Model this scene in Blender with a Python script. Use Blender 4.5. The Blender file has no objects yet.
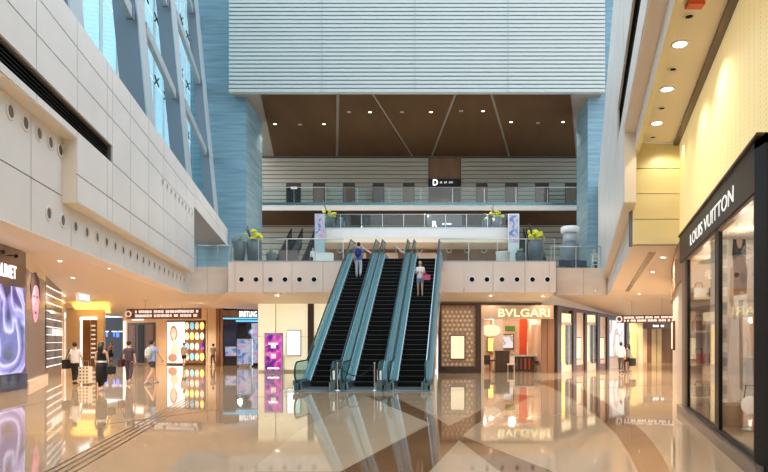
import bpy, bmesh, math, random
from mathutils import Vector, Matrix
random.seed(7)
scene = bpy.context.scene
C = scene.collection
PI = math.pi

# ---------------------------------------------------------------- camera, sky, exposure
H0, PX, F, EYE = 341.0, 450.0, 600.0, 1.75          # horizon row, principal column, focal length in px, eye height
cam = bpy.data.objects.new('camera', bpy.data.cameras.new('camera')); C.objects.link(cam)
cam.location = (0, 0, EYE); cam.rotation_euler = (PI / 2, 0, 0)
cam.data.sensor_width = 36; cam.data.lens = F / 768 * 36
cam.data.shift_x = (384 - PX) / 768; cam.data.shift_y = (H0 - 236) / 768
cam.data.clip_end = 500
scene.camera = cam
scene.view_settings.view_transform = 'Standard'
scene.view_settings.look = 'None'
scene.view_settings.exposure = 0.0
scene.view_settings.gamma = 1
scene.view_settings.use_curve_mapping = False
scene.cycles.use_denoising = True
scene.cycles.max_bounces = 8
scene.cycles.transparent_max_bounces = 16
scene.cycles.caustics_reflective = False
scene.cycles.caustics_refractive = False
scene.cycles.sample_clamp_indirect = 6
W = bpy.data.worlds.new('overcast_sky'); scene.world = W; W.use_nodes = True
nt = W.node_tree; bg = nt.nodes['Background']
tc = nt.nodes.new('ShaderNodeTexCoord'); mp = nt.nodes.new('ShaderNodeMapping'); nz = nt.nodes.new('ShaderNodeTexNoise')
mp.inputs['Scale'].default_value = (1, 1, 2.5); nz.inputs['Scale'].default_value = 2.2; nz.inputs['Detail'].default_value = 5
cr = nt.nodes.new('ShaderNodeValToRGB')
cr.color_ramp.elements[0].position = .38; cr.color_ramp.elements[0].color = (.68, .85, 1, 1)
cr.color_ramp.elements[1].position = .62; cr.color_ramp.elements[1].color = (.95, .98, 1, 1)
nt.links.new(tc.outputs['Generated'], mp.inputs[0]); nt.links.new(mp.outputs[0], nz.inputs['Vector'])
nt.links.new(nz.outputs['Fac'], cr.inputs[0]); nt.links.new(cr.outputs[0], bg.inputs['Color'])
bg.inputs['Strength'].default_value = 2.35

def P(px, py, d):
    return Vector(((px - PX) / F * d, d, EYE - (py - H0) / F * d))
def PXd(px, d): return (px - PX) / F * d
def PZ(py, d): return EYE - (py - H0) / F * d

WARM = (1, .81, .62)
def spot(x, y, z, w, ang=130, col=WARM, r=.07, name='downlight_lamp', aim=None):
    l = bpy.data.lights.new(name, 'SPOT'); l.energy = w; l.color = col; l.spot_size = math.radians(ang); l.spot_blend = .6
    l.shadow_soft_size = r
    o = bpy.data.objects.new(name, l); C.objects.link(o); o.location = (x, y, z)
    if aim is not None:
        o.rotation_euler = (Vector(aim) - Vector((x, y, z))).to_track_quat('-Z', 'Y').to_euler()
    return o
def point(x, y, z, w, col=WARM, r=.15, name='unseen_lamp'):
    l = bpy.data.lights.new(name, 'POINT'); l.energy = w; l.color = col; l.shadow_soft_size = r
    o = bpy.data.objects.new(name, l); C.objects.link(o); o.location = (x, y, z); return o

# ---------------------------------------------------------------- materials
def mat(name, col, rough=.5, metal=0, emit=None, es=1, noise=None, bump=0, spec=None, alpha=None):
    m = bpy.data.materials.new(name); m.use_nodes = True
    t = m.node_tree; b = t.nodes['Principled BSDF']
    b.inputs['Base Color'].default_value = (*col, 1); b.inputs['Roughness'].default_value = rough
    b.inputs['Metallic'].default_value = metal
    if spec is not None: b.inputs['Specular IOR Level'].default_value = spec
    if emit: b.inputs['Emission Color'].default_value = (*emit, 1); b.inputs['Emission Strength'].default_value = es
    if noise:
        (sx, sy, sz), c2, lo, hi = noise
        g = t.nodes.new('ShaderNodeTexCoord'); mp = t.nodes.new('ShaderNodeMapping'); n = t.nodes.new('ShaderNodeTexNoise')
        n.inputs['Detail'].default_value = 6; n.inputs['Scale'].default_value = 1
        mp.inputs['Scale'].default_value = (sx, sy, sz)
        r = t.nodes.new('ShaderNodeValToRGB'); r.color_ramp.elements[0].position = lo; r.color_ramp.elements[1].position = hi
        r.color_ramp.elements[0].color = (*col, 1); r.color_ramp.elements[1].color = (*c2, 1)
        t.links.new(g.outputs['Object'], mp.inputs[0]); t.links.new(mp.outputs[0], n.inputs['Vector'])
        t.links.new(n.outputs['Fac'], r.inputs[0]); t.links.new(r.outputs[0], b.inputs['Base Color'])
        if emit: t.links.new(r.outputs[0], b.inputs['Emission Color'])
        if bump:
            bp = t.nodes.new('ShaderNodeBump'); bp.inputs['Strength'].default_value = bump; bp.inputs['Distance'].default_value = .02
            t.links.new(n.outputs['Fac'], bp.inputs['Height']); t.links.new(bp.outputs[0], b.inputs['Normal'])
    return m
def glass(name, tint, gl=.12, haze=0, rough=.02):
    m = bpy.data.materials.new(name); m.use_nodes = True; t = m.node_tree
    for n in list(t.nodes): t.nodes.remove(n)
    o = t.nodes.new('ShaderNodeOutputMaterial'); tr = t.nodes.new('ShaderNodeBsdfTransparent'); g = t.nodes.new('ShaderNodeBsdfGlossy')
    tr.inputs[0].default_value = (*tint, 1); g.inputs['Roughness'].default_value = rough
    lw = t.nodes.new('ShaderNodeLayerWeight'); lw.inputs[0].default_value = .5
    pw = t.nodes.new('ShaderNodeMath'); pw.operation = 'POWER'; pw.inputs[1].default_value = 5
    ma = t.nodes.new('ShaderNodeMath'); ma.operation = 'MULTIPLY_ADD'; ma.inputs[1].default_value = .6; ma.inputs[2].default_value = .02 + .1 * max(gl, 0)
    mx = t.nodes.new('ShaderNodeMixShader'); t.links.new(lw.outputs['Facing'], pw.inputs[0]); t.links.new(pw.outputs[0], ma.inputs[0]); t.links.new(ma.outputs[0], mx.inputs[0])
    src = tr.outputs[0]
    if haze:
        d = t.nodes.new('ShaderNodeBsdfDiffuse'); d.inputs[0].default_value = (*tint, 1)
        m2 = t.nodes.new('ShaderNodeMixShader'); m2.inputs[0].default_value = haze
        t.links.new(tr.outputs[0], m2.inputs[1]); t.links.new(d.outputs[0], m2.inputs[2]); src = m2.outputs[0]
    t.links.new(src, mx.inputs[1]); t.links.new(g.outputs[0], mx.inputs[2]); t.links.new(mx.outputs[0], o.inputs[0])
    return m
M = dict(
    panelw=mat('warm_lit_cladding', (.78, .68, .60), .45, noise=((.5, .5, .5), (.72, .62, .55), .35, .65)),  # white cladding with the tint of warm light put into its colour
    panel=mat('white_cladding', (.77, .745, .725), .45, noise=((.5, .5, .5), (.72, .695, .675), .35, .65)),
    backing=mat('joint_shadow', (.20, .18, .17), .8),
    cream=mat('cream_stone', (.78, .66, .56), .35, noise=((.8, .8, 2.), (.70, .58, .48), .35, .65)),
    soffit=mat('peach_plaster', (.88, .80, .71), .6),
    beige=mat('beige_plaster', (.82, .74, .62), .6),
    black=mat('black_metal', (.010, .010, .011), .4, spec=.25),
    blackm=mat('matt_black', (.008, .008, .008), .8, spec=.1),
    rubber=mat('black_rubber', (.01, .01, .011), .45),
    stone=mat('blue_grey_stone', (.13, .235, .30), .65, noise=((.35, .35, 5.), (.22, .36, .43), .3, .7), bump=.5),  # blue grey stone, cool daylight tint partly put into the colour
    floor=mat('polished_marble', (.46, .325, .205), .035, noise=((.5, .25, 1), (.54, .395, .255), .3, .7), spec=.8),
    inlay=mat('brown_marble', (.19, .095, .045), .045, noise=((1.4, .7, 1), (.27, .145, .07), .3, .7), spec=.8),
    inlay2=mat('pale_marble', (.62, .47, .32), .035, noise=((.6, .6, 1), (.57, .42, .28), .3, .7), spec=.8),
    dline=mat('dark_groove', (.06, .035, .025), .2),
    steelb=mat('blue_grey_steel', (.17, .19, .225), .4, .2),
    steell=mat('pale_grey_steel', (.42, .47, .50), .45, .2),
    nosing=mat('step_nosing', (.10, .095, .085), .5),
    ringw=mat('vent_ring', (.74, .72, .69), .5), ventd=mat('vent_hole', (.16, .14, .13), .8),
    steel=mat('brushed_steel', (.55, .60, .62), .28, .9),
    steelt=mat('teal_steel', (.10, .22, .25), .25, .5), steelm=mat('mid_teal_steel', (.14, .22, .24), .3, .5), rail=mat('dark_teal_rubber', (.025, .05, .055), .4),
    sky_glass=glass('sky_glass', (.60, .77, .82), .08, .04),
    clear=glass('clear_glass', (.90, .96, .95), .12, .012),
    shopglass=glass('shop_glass', (.96, .96, .94), -.07, 0),
    escglass=glass('escalator_glass', (.68, .85, .86), -.12, .05),
    brown=mat('bronze_ceiling', (.085, .048, .022), .8, noise=((.6, .12, 1), (.105, .06, .03), .3, .7), spec=.1),
    strip=mat('ceiling_gap', (.30, .26, .22), .5),
    louvre=mat('white_louvre', (.48, .52, .51), .5),
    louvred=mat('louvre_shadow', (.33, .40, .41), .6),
    board=mat('grey_board', (.40, .36, .29), .5, noise=((.3, 1, 6), (.48, .43, .35), .3, .7)),
    boardback=mat('board_gap', (.09, .08, .065), .7),
    door=mat('brown_door', (.22, .12, .07), .8, noise=((3, 3, .4), (.27, .155, .095), .3, .7)),
    wood=mat('brown_wood', (.20, .10, .055), .35, noise=((3, 3, .5), (.28, .15, .08), .3, .7)),
    darkwood=mat('dark_wood', (.05, .026, .018), .3, noise=((3, 3, .5), (.075, .04, .028), .3, .7)),
    headerp=mat('sign_header_stone', (.66, .46, .31), .45),
    peach=mat('peach_wall', (.86, .71, .56), .4, noise=((.8, .8, 1.4), (.80, .63, .48), .3, .7)),
    onyx=mat('backlit_onyx', (.80, .74, .50), .3, emit=(1, .92, .62), es=.62, noise=((.7, .7, 1.1), (.88, .83, .62), .3, .7)),
    onyxw=mat('onyx_wall', (.80, .72, .46), .35, noise=((.3, .3, 2.2), (.72, .63, .38), .3, .7)),
    glow=mat('warm_light', (.35, .28, .18), .5, emit=(1, .84, .55), es=1.0),
    glowy=mat('yellow_light', (1, .8, .3), .5, emit=(1, .62, .14), es=1.5),
    white_e=mat('white_light', (1, 1, 1), .5, emit=(1, .97, .92), es=1.3),
    lamp_e=mat('lamp_disc', (1, 1, 1), .5, emit=(1, .93, .78), es=8),
    white=mat('white_paint', (.80, .80, .78), .4),
    offw=mat('off_white_letter', (.86, .86, .84), .4, emit=(1, 1, .95), es=.35),
    letter_e=mat('lit_letter', (1, 1, 1), .4, emit=(1, 1, 1), es=1.6),
    letter_s=mat('soft_lit_letter', (.9, .9, .88), .4, emit=(1, 1, .96), es=.55),
    letter_y=mat('greenish_lit_letter', (.9, .9, .6), .4, emit=(.80, .84, .42), es=.85),
    blue_e=mat('blue_lit_letter', (.1, .2, .9), .4, emit=(.05, .16, 1), es=1.8),
    cyan_e=mat('cyan_light_strip', (.2, .6, .8), .4, emit=(.12, .5, .8), es=1.0),
    taupe=mat('taupe_metal', (.17, .135, .125), .25, .3),
    dark=mat('dark_display', (.03, .032, .045), .15),
    navy=mat('navy_glossy', (.02, .03, .07), .12),
    pot=mat('blue_grey_pot', (.07, .09, .115), .3),
    leafy=mat('yellow_flower', (.75, .68, .03), .6),
    leafg=mat('pale_green_leaf', (.42, .58, .28), .6),
    stem=mat('dark_stem', (.04, .035, .02), .7),
    skin=mat('skin', (.62, .38, .27), .55), hair=mat('black_hair', (.012, .009, .008), .5),
    red=mat('red_lacquer', (.72, .10, .03), .3), green=mat('green_panel', (.12, .30, .05), .5),
    brownsign=mat('brown_sign', (.17, .055, .04), .4),
)
def cloth(n, c): 
    k = 'cloth_' + n
    if k not in M: M[k] = mat(k, c, .85)
    return M[k]

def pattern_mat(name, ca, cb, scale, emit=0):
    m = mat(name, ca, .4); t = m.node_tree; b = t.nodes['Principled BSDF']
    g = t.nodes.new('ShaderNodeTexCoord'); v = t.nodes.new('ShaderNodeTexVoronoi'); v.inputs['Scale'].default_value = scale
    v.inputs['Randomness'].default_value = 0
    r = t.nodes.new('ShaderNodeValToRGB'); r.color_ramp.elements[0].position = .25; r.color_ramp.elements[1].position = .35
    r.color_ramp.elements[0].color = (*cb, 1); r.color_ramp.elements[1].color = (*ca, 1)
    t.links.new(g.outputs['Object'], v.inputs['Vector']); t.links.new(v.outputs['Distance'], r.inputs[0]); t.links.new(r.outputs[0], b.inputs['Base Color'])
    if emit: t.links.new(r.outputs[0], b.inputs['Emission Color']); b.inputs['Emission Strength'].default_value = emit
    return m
def screen_mat(name, cols, scale, es, kind='noise', sc=(1, 1, 1)):
    m = mat(name, (.02, .02, .02), .2); t = m.node_tree; b = t.nodes['Principled BSDF']
    g = t.nodes.new('ShaderNodeTexCoord'); mp = t.nodes.new('ShaderNodeMapping'); mp.inputs['Scale'].default_value = sc
    n = t.nodes.new('ShaderNodeTexNoise' if kind == 'noise' else 'ShaderNodeTexVoronoi'); n.inputs['Scale'].default_value = scale
    if kind == 'noise': n.inputs['Detail'].default_value = 1.5; n.inputs['Distortion'].default_value = 1.2
    r = t.nodes.new('ShaderNodeValToRGB')
    while len(r.color_ramp.elements) < len(cols): r.color_ramp.elements.new(.5)
    for e, (p, c) in zip(r.color_ramp.elements, cols): e.position = p
    for e, (p, c) in zip(r.color_ramp.elements, cols): e.color = (*c, 1)
    t.links.new(g.outputs['Object'], mp.inputs[0]); t.links.new(mp.outputs[0], n.inputs['Vector'])
    t.links.new(n.outputs[0], r.inputs[0]); t.links.new(r.outputs[0], b.inputs['Emission Color']); b.inputs['Emission Strength'].default_value = es
    return m
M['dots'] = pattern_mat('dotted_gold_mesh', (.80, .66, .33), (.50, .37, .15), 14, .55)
M['lattice'] = pattern_mat('star_lattice', (.52, .35, .20), (.40, .24, .13), 3.6)
M['screen'] = screen_mat('violet_screen', [(.36, (.01, .01, .05)), (.45, (.12, .10, .45)), (.50, (.75, .70, 1)), (.56, (.30, .28, .75)), (.62, (.02, .02, .08))], .55, 1.1)
M['magenta'] = screen_mat('magenta_screen', [(.38, (.10, .02, .35)), (.5, (.85, .05, .50)), (.62, (.95, .30, .70))], 2.0, .8)
M['posterw'] = screen_mat('pale_poster', [(.35, (.95, .93, .90)), (.52, (.95, .85, .78)), (.58, (.55, .30, .20)), (.66, (.90, .80, .72))], 1.1, .9, sc=(1, 1, .5))
M['backdrop'] = mat('glowing_backdrop', (.62, .55, .50), .6, emit=(1, .88, .76), es=.12)  # faint emission added to brighten the shop window, not a lamp
M['posterb'] = screen_mat('blue_white_poster', [(.36, (.15, .30, .75)), (.5, (.75, .82, .95)), (.62, (.75, .45, .75))], 1.5, .6)

# ---------------------------------------------------------------- mesh helpers
class MB:
    def __init__(s): s.v = []; s.f = []; s.m = []; s.sm = []
    def add(s, vs, fs, mi=0, smooth=False):
        o = len(s.v); s.v += [tuple(v) for v in vs]
        for f in fs: s.f.append(tuple(i + o for i in f)); s.m.append(mi); s.sm.append(smooth)
        return s
    def box(s, x0, x1, y0, y1, z0, z1, mi=0):
        if x0 > x1: x0, x1 = x1, x0
        if y0 > y1: y0, y1 = y1, y0
        return s.prism([(x0, y0), (x1, y0), (x1, y1), (x0, y1)], z0, z1, mi)
    def prism(s, pts, z0, z1, mi=0):
        n = len(pts)
        a = sum(pts[i][0] * pts[(i + 1) % n][1] - pts[(i + 1) % n][0] * pts[i][1] for i in range(n))
        if a < 0: pts = pts[::-1]
        vs = [(x, y, z0) for x, y in pts] + [(x, y, z1) for x, y in pts]
        fs = [tuple(range(n - 1, -1, -1)), tuple(range(n, 2 * n))] + [(i, (i + 1) % n, n + (i + 1) % n, n + i) for i in range(n)]
        return s.add(vs, fs, mi)
    def extr(s, pts, vec, mi=0):               # planar outline pushed along vec
        n = len(pts); vec = Vector(vec)
        vs = [Vector(p) for p in pts] + [Vector(p) + vec for p in pts]
        return s.add(vs, [tuple(range(n - 1, -1, -1)), tuple(range(n, 2 * n))] + [(i, (i + 1) % n, n + (i + 1) % n, n + i) for i in range(n)], mi)
    def tube(s, path, r, n=8, mi=0, caps=True):
        path = [Vector(p) for p in path]; rs = r if isinstance(r, (list, tuple)) else [r] * len(path)
        vs = []; up = None
        for i, p in enumerate(path):
            t = (path[min(i + 1, len(path) - 1)] - path[max(i - 1, 0)]).normalized()
            if up is None: up = Vector((0, 0, 1)) if abs(t.z) < .9 else Vector((1, 0, 0))
            a = t.cross(up).normalized(); b = a.cross(t).normalized(); up = b
            for k in range(n):
                w = 2 * PI * k / n; vs.append(p + (a * math.cos(w) + b * math.sin(w)) * rs[i])
        fs = [(i * n + k, i * n + (k + 1) % n, (i + 1) * n + (k + 1) % n, (i + 1) * n + k) for i in range(len(path) - 1) for k in range(n)]
        if caps: fs += [tuple(range(n - 1, -1, -1)), tuple(range((len(path) - 1) * n, len(path) * n))]
        return s.add(vs, fs, mi, True)
    def lathe(s, prof, c=(0, 0, 0), n=16, mi=0):
        vs = [(c[0] + r * math.cos(2 * PI * k / n), c[1] + r * math.sin(2 * PI * k / n), c[2] + z) for r, z in prof for k in range(n)]
        fs = [(i * n + k, i * n + (k + 1) % n, (i + 1) * n + (k + 1) % n, (i + 1) * n + k) for i in range(len(prof) - 1) for k in range(n)]
        fs += [tuple(range(n - 1, -1, -1)), tuple(range((len(prof) - 1) * n, len(prof) * n))]
        return s.add(vs, fs, mi, True)
    def ball(s, c, rx, ry=None, rz=None, n=12, m=8, mi=0):
        ry = ry or rx; rz = rz or rx
        prof = [(math.sin(PI * i / m), -math.cos(PI * i / m)) for i in range(m + 1)]
        vs = [(c[0] + rx * r * math.cos(2 * PI * k / n), c[1] + ry * r * math.sin(2 * PI * k / n), c[2] + rz * z) for r, z in prof for k in range(n)]
        fs = [(i * n + k, i * n + (k + 1) % n, (i + 1) * n + (k + 1) % n, (i + 1) * n + k) for i in range(m) for k in range(n)]
        return s.add(vs, fs, mi, True)
    def mesh(s, name, mats):
        me = bpy.data.meshes.new(name); me.from_pydata(s.v, [], s.f)
        for m in (mats if isinstance(mats, (list, tuple)) else [mats]): me.materials.append(M[m] if isinstance(m, str) else m)
        me.polygons.foreach_set('material_index', s.m); me.polygons.foreach_set('use_smooth', s.sm); me.update()
        return me
    def build(s, name, mats, parent=None):
        o = bpy.data.objects.new(name, s.mesh(name, mats)); C.objects.link(o)
        if parent: o.parent = parent
        return o
def tag(o, label=None, cat=None, group=None, kind=None):
    if label: o['label'] = label
    if cat: o['category'] = cat
    if group: o['group'] = group
    if kind: o['kind'] = kind
    return o
def empty(name, loc=(0, 0, 0), rz=0, **k):
    o = bpy.data.objects.new(name, None); C.objects.link(o); o.location = loc; o.rotation_euler.z = rz; o.empty_display_size = .2
    return tag(o, **k)
def struct(name, mb, m, label=None, parent=None):
    o = mb.build(name, m, parent)
    if not parent: o['kind'] = 'structure'; o['label'] = label or name.replace('_', ' ')
    return o
def inst(me, name, parent, loc=(0, 0, 0), rot=None, scale=None):
    o = bpy.data.objects.new(name, me); C.objects.link(o); o.parent = parent; o.location = loc
    if rot: o.rotation_euler = rot
    if scale: o.scale = scale
    return o
def copy_tree(o, parent=None):
    c = o.copy(); C.objects.link(c); c.parent = parent
    for ch in list(o.children): copy_tree(ch, c)
    return c
def text(name, s, m, parent, left, right, zb, h, ext=.03, y_off=0, bold=0):
    """lettering standing between plan points left and right (x, y), baseline zb, cap height h"""
    cu = bpy.data.curves.new(name, 'FONT'); cu.body = s; cu.extrude = .02; cu.offset = bold; cu.resolution_u = 3
    to = bpy.data.objects.new(name, cu); C.objects.link(to)
    bpy.context.view_layer.update()
    me = bpy.data.meshes.new_from_object(to.evaluated_get(bpy.context.evaluated_depsgraph_get()))
    bpy.data.objects.remove(to)
    xs = [v.co.x for v in me.vertices]; ys = [v.co.y for v in me.vertices]
    x0, x1, y0, y1 = min(xs), max(xs), min(ys), max(ys)
    L = Vector((left[0], left[1], 0)); R = Vector((right[0], right[1], 0)); ax = R - L; w = ax.length; ax.normalize()
    nrm = Vector((ax.y, -ax.x, 0))
    for v in me.vertices:
        p = L + ax * ((v.co.x - x0) / (x1 - x0) * w) + nrm * ((v.co.z + .02) / .04 * ext + y_off)
        v.co = (p.x, p.y, zb + (v.co.y - y0) / (y1 - y0) * h)
    me.materials.clear(); me.materials.append(M[m])
    o = bpy.data.objects.new(name, me); C.objects.link(o); o.parent = parent
    return o
def wq(a, k, d0, d1, o0, o1):                 # plan quad of a slab that follows X = a + k*Y between offsets o0, o1
    return [(a + k * d0 + o0, d0), (a + k * d1 + o0, d1), (a + k * d1 + o1, d1), (a + k * d0 + o1, d0)]
def disc(mb, c, nrm, r0, r1, n=16, mi=0, depth=.05):   # ring (r0<r1) facing nrm, standing out by depth
    c = Vector(c); nrm = Vector(nrm).normalized(); a = nrm.cross(Vector((0, 0, 1)))
    if a.length < .1: a = Vector((1, 0, 0))
    a.normalize(); b = nrm.cross(a)
    vs = []
    for r, z in ((r1, 0), (r1, depth), (r0, depth), (r0, 0)):
        for k in range(n):
            w = 2 * PI * k / n; vs.append(c + a * r * math.cos(w) + b * r * math.sin(w) + nrm * z)
    mb.add(vs, [(i * n + k, i * n + (k + 1) % n, (i + 1) * n + (k + 1) % n, (i + 1) * n + k) for i in range(3) for k in range(n)], mi, True)

# ================================================================= FLOOR
fl = struct('floor', MB().box(-60, 40, -14, 95, -.3, 0), 'floor', 'polished cream marble floor of the atrium')
def fpt(px, py):
    d = F * EYE / (py - H0); return ((px - PX) / F * d, d)
def inlay(pts, m, z=.004):
    MB().prism([fpt(*p) for p in pts], .0, z).build('stone_inlay', m, fl)
# two crossing brown bands, leaving pale triangles between them
inlay([(366, 396), (392, 396), (433, 416), (449, 426), (470, 416), (512, 394), (532, 396), (476, 424), (462, 436), (552, 471.5), (553, 476), (508, 476), (500, 471.5), (459, 440), (429, 472), (424, 477), (334, 477), (340, 472), (431, 424)], 'inlay')
inlay([(366, 396.5), (430, 421.5), (342, 471), (250, 471), (300, 430)], 'inlay2', .003)
out = [(560, 379), (575, 385), (600, 399), (622, 415), (646, 434), (660, 452), (670, 471), (673, 480)]
inn = [(642, 480), (638, 471), (630, 455), (616, 434), (598, 417), (578, 402), (552, 388), (536, 382)]
inlay(out + inn, 'inlay', .005)
for k in range(4):
    xs = 1.0 * k
    pts = []
    p0, p1, p2 = Vector((-5.35 + .13 * k, 7.8, 0)), Vector((-6.55 + .13 * k, 12.5, 0)), Vector((-8.1 + .13 * k, 18.5, 0))
    L = [p0.lerp(p1, t).lerp(p1.lerp(p2, t), t) for t in [i / 8 for i in range(9)]]
    MB().prism([(p.x - .022, p.y) for p in L] + [(p.x + .022, p.y) for p in reversed(L)], 0, .003).build('floor_groove', 'dline', fl)
# thin joint lines across the floor, far apart like the slabs of the photograph
for a, b in (((0, 412), (60, 398)), ((540, 392), (672, 384)), ((230, 398), (288, 396)), ((100, 425), (230, 408)), ((440, 391), (600, 381))):
    A, B = Vector((*fpt(*a), 0)), Vector((*fpt(*b), 0)); n = (B - A).normalized().cross(Vector((0, 0, 1))) * .02
    MB().prism([(A + n)[:2], (B + n)[:2], (B - n)[:2], (A - n)[:2]], 0, .003).build('joint_strip', 'dline', fl)

near = struct('wall_left_blocker', MB().prism([(-12.7, 10), (-7.0, -14), (-7.3, -14), (-13, 10)], 0, 5.2), 'cream', 'unseen plain wall added on the left to block sky reflections')  # added out of view to keep open sky out of the shop glass
rear = struct('wall_rear_blocker', MB().box(-60, 40, -14.4, -14, 0, 16), 'cream', 'unseen cream wall added behind the viewer to block sky reflections')  # unseen wall added so the windows do not mirror bare sky
# ================================================================= LEFT WALL (splayed)
LK = -.237; LU = -6.15; LL = -6.55; ZB = 4.35
def zc(z): return z
wl = struct('wall_left', MB().prism(wq(LU, LK, -6, 16, -2.2, -.06), 7.88, 10.33)
            .prism(wq(LU, LK, -6, 16, -2.2, -.06), 7.17, 7.36)
            .prism(wq(LU, LK, 16, 32.5, -2.2, -.06), 7.88, 10.33).prism(wq(LU, LK, 16, 32.5, -2.2, -.06), 5.47, 7.36).prism(wq(LU, LK, 18.9, 32.5, -2.2, -.06), 7.36, 7.88)
            .prism(wq(LU, LK, 32.5, 47, -2.2, -.06), 9.07, 10.33)
            .prism(wq(LU, LK, -6, 18.9, -2.2, -.55), 7.36, 7.88), 'backing', 'left atrium wall of large pale cladding panels')
rows = [(5.45, 6.2), (6.2, 7.36), (7.88, 8.72), (8.72, 9.58), (9.58, 10.35)]
d = -5.6; G = .018
while d < 46.5:
    d1 = min(d + 2.4, 47)
    segs = [(d, d1)]
    for cut in (16, 18.9, 32.5):
        if d < cut < d1: segs = [(d, cut), (cut, d1)]
    for s0, s1 in segs:
        if s1 - s0 < .1: continue
        rr = list(rows)
        if s0 >= 18.8: rr[2] = (7.36, 8.72)
        if s0 >= 32.4: rr = [(9.05, 9.7), (9.7, 10.35)]
        elif s0 < 15.9: rr = [(7.15, 7.36)] + rr[2:]
        for z0, z1 in rr:
            MB().prism(wq(LU, LK, s0 + G, s1 - G, -.06, 0), z0 + G, z1 - G).build('panel', 'panel', wl)
    d = d1
# black louvre slot
sl = MB().prism(wq(LU, LK, -6, 18.9, -.55, -.5), 7.36, 7.88).build('louvre_slot', 'blackm', wl)
for i in range(5):
    z = 7.42 + i * .1
    MB().prism(wq(LU, LK, -6, 18.85, -.3, -.12), z, z + .02).build('louvre_blade', 'black', wl)
# beige end caps and soffits of the projecting volume
MB().prism(wq(LU, LK, 15.98, 16.0, -.46, -.02), 5.45, 7.17).build('end_cap', 'beige', wl)
MB().prism(wq(LU, LK, 16, 32.4, -.46, -.02), 5.44, 5.465).build('soffit_strip', 'beige', wl)
MB().prism(wq(LU, LK, -6, 16, -.46, -.02), 7.14, 7.165).build('soffit_strip', 'beige', wl)
# lower recessed wall
wl2 = struct('wall_left_lower', MB().prism(wq(LL, LK, -6, 33, -.5, -.05), ZB + .02, 7.16), 'backing', 'lower left wall band of pale panels with a row of round vents')
d = -5.0
while d < 32.9:
    d1 = min(d + 2.4, 33)
    for z0, z1 in ((ZB, 5.62), (5.62, 7.16)):
        MB().prism(wq(LL, LK, d + G, d1 - G, -.06, 0), z0 + G * (z0 > 5), z1 - G).build('panel', 'panel', wl2)
    d = d1
MB().prism(wq(LL, LK, -6, 33, -.5, 0), ZB - .02, ZB).build('bottom_edge', 'soffit', wl2)
nl = Vector((1, .237, 0)).normalized()
def vent(c, n, r, parent):
    mb = MB(); disc(mb, c, n, r * .72, r, 16, 0, .03); disc(mb, Vector(c) + Vector(n) * .004, n, .001, r * .72, 16, 1, .004)
    mb.build('round_vent', ['ringw', 'ventd'], parent)
for i in range(20):
    dd = 15.15 + i * .87; vent((LL + LK * dd, dd, 4.97), nl, .2, wl2)
for dd in (13.2, 13.9, 14.6, 15.25, 15.85):
    vent((LL + LK * dd, dd, 6.8), nl, .2, wl2)
for i in range(9):
    dd = 25.4 + i * .8; vent((LU + LK * dd, dd, 8.5), nl, .19, wl)

# ================================================================= RIGHT WALL (splayed)
RK = .225; RU = 1.0; RL = 1.3
wr = struct('wall_right', MB().prism(wq(RU, RK, -6, 15.5, .06, .31), 8.9, 13.7).prism(wq(RU, RK, -6, 15.5, .06, .31), 7.17, 7.85)
            .prism(wq(RU, RK, 15.5, 46, .06, .31), 8.9, 13.7).prism(wq(RU, RK, 15.5, 46, .06, .31), 5.35, 7.85).prism(wq(RU, RK, 18.5, 46, .06, .31), 7.85, 8.9)
            .prism(wq(RU, RK, -6, 18.5, .28, .31), 7.85, 8.9), 'blackm', 'right atrium wall of tall pale panels')
d = 4.0
while d < 45.9:
    d1 = min(d + 1.9, 46); segs = [(d, d1)]
    segs = [(p, q) for p, q in zip([d] + [c for c in (15.5, 18.5) if d < c < d1], [c for c in (15.5, 18.5) if d < c < d1] + [d1])]
    for s0, s1 in segs:
        if s1 - s0 < .1: continue
        if s0 < 15.4: rr = [(7.15, 7.85), (8.9, 11.3), (11.3, 13.7)]
        elif s0 < 18.4: rr = [(5.33, 7.85), (8.9, 11.3), (11.3, 13.7)]
        else: rr = [(5.33, 7.85), (7.85, 9.4), (9.4, 11.3), (11.3, 13.7)]
        for z0, z1 in rr:
            MB().prism(wq(RU, RK, s0 + G, s1 - G, 0, .06), z0 + G, z1 - G).build('panel', 'panel', wr)
    d = d1
MB().prism(wq(RU, RK, -6, 18.5, .25, .28), 7.85, 8.9).build('louvre_slot', 'blackm', wr)
for i in range(5):
    MB().prism(wq(RU, RK, -6, 18.45, .12, .22), 7.95 + i * .2, 7.97 + i * .2).build('louvre_blade', 'black', wr)
MB().prism(wq(RU, RK, 15.47, 15.5, .02, .32), 5.33, 7.17).build('end_cap', 'beige', wr)
MB().prism(wq(RU, RK, 15.5, 46, .02, .32), 5.31, 5.345).build('soffit_strip', 'beige', wr)
MB().prism(wq(RU, RK, -6, 15.5, .02, .32), 7.12, 7.165).build('soffit_strip', 'beige', wr)
# recessed band with the round vents, above and beyond the lit niche
DN = 16.2
wr2 = struct('wall_right_lower', MB().prism(wq(RL, RK, DN + .45, 34, .05, .5), ZB + .02, 7.3).prism(wq(RL, RK, -6, DN, .04, .10), 6.75, 7.3), 'backing', 'right wall band of pale panels behind the projecting wall')
d = DN
while d < 33.9:
    d1 = min(d + 2.0, 34)
    for z0, z1 in ((ZB, 5.6), (5.6, 7.2)):
        MB().prism(wq(RL, RK, d + G, d1 - G, 0, .06), z0 + G * (z0 > 5), z1 - G).build('panel', 'panel', wr2)
    d = d1
d = 4
while d < DN:
    MB().prism(wq(RL, RK, d + G, min(d + 2, DN) - G, 0, .06), 6.70, 7.16).build('panel', 'panel', wr2); d += 2
nr = Vector((-1, .225, 0)).normalized()
for i in range(18):
    dd = 17.2 + i * .9; vent((RL + RK * dd, dd, 4.97), nr, .2, wr2)

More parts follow.
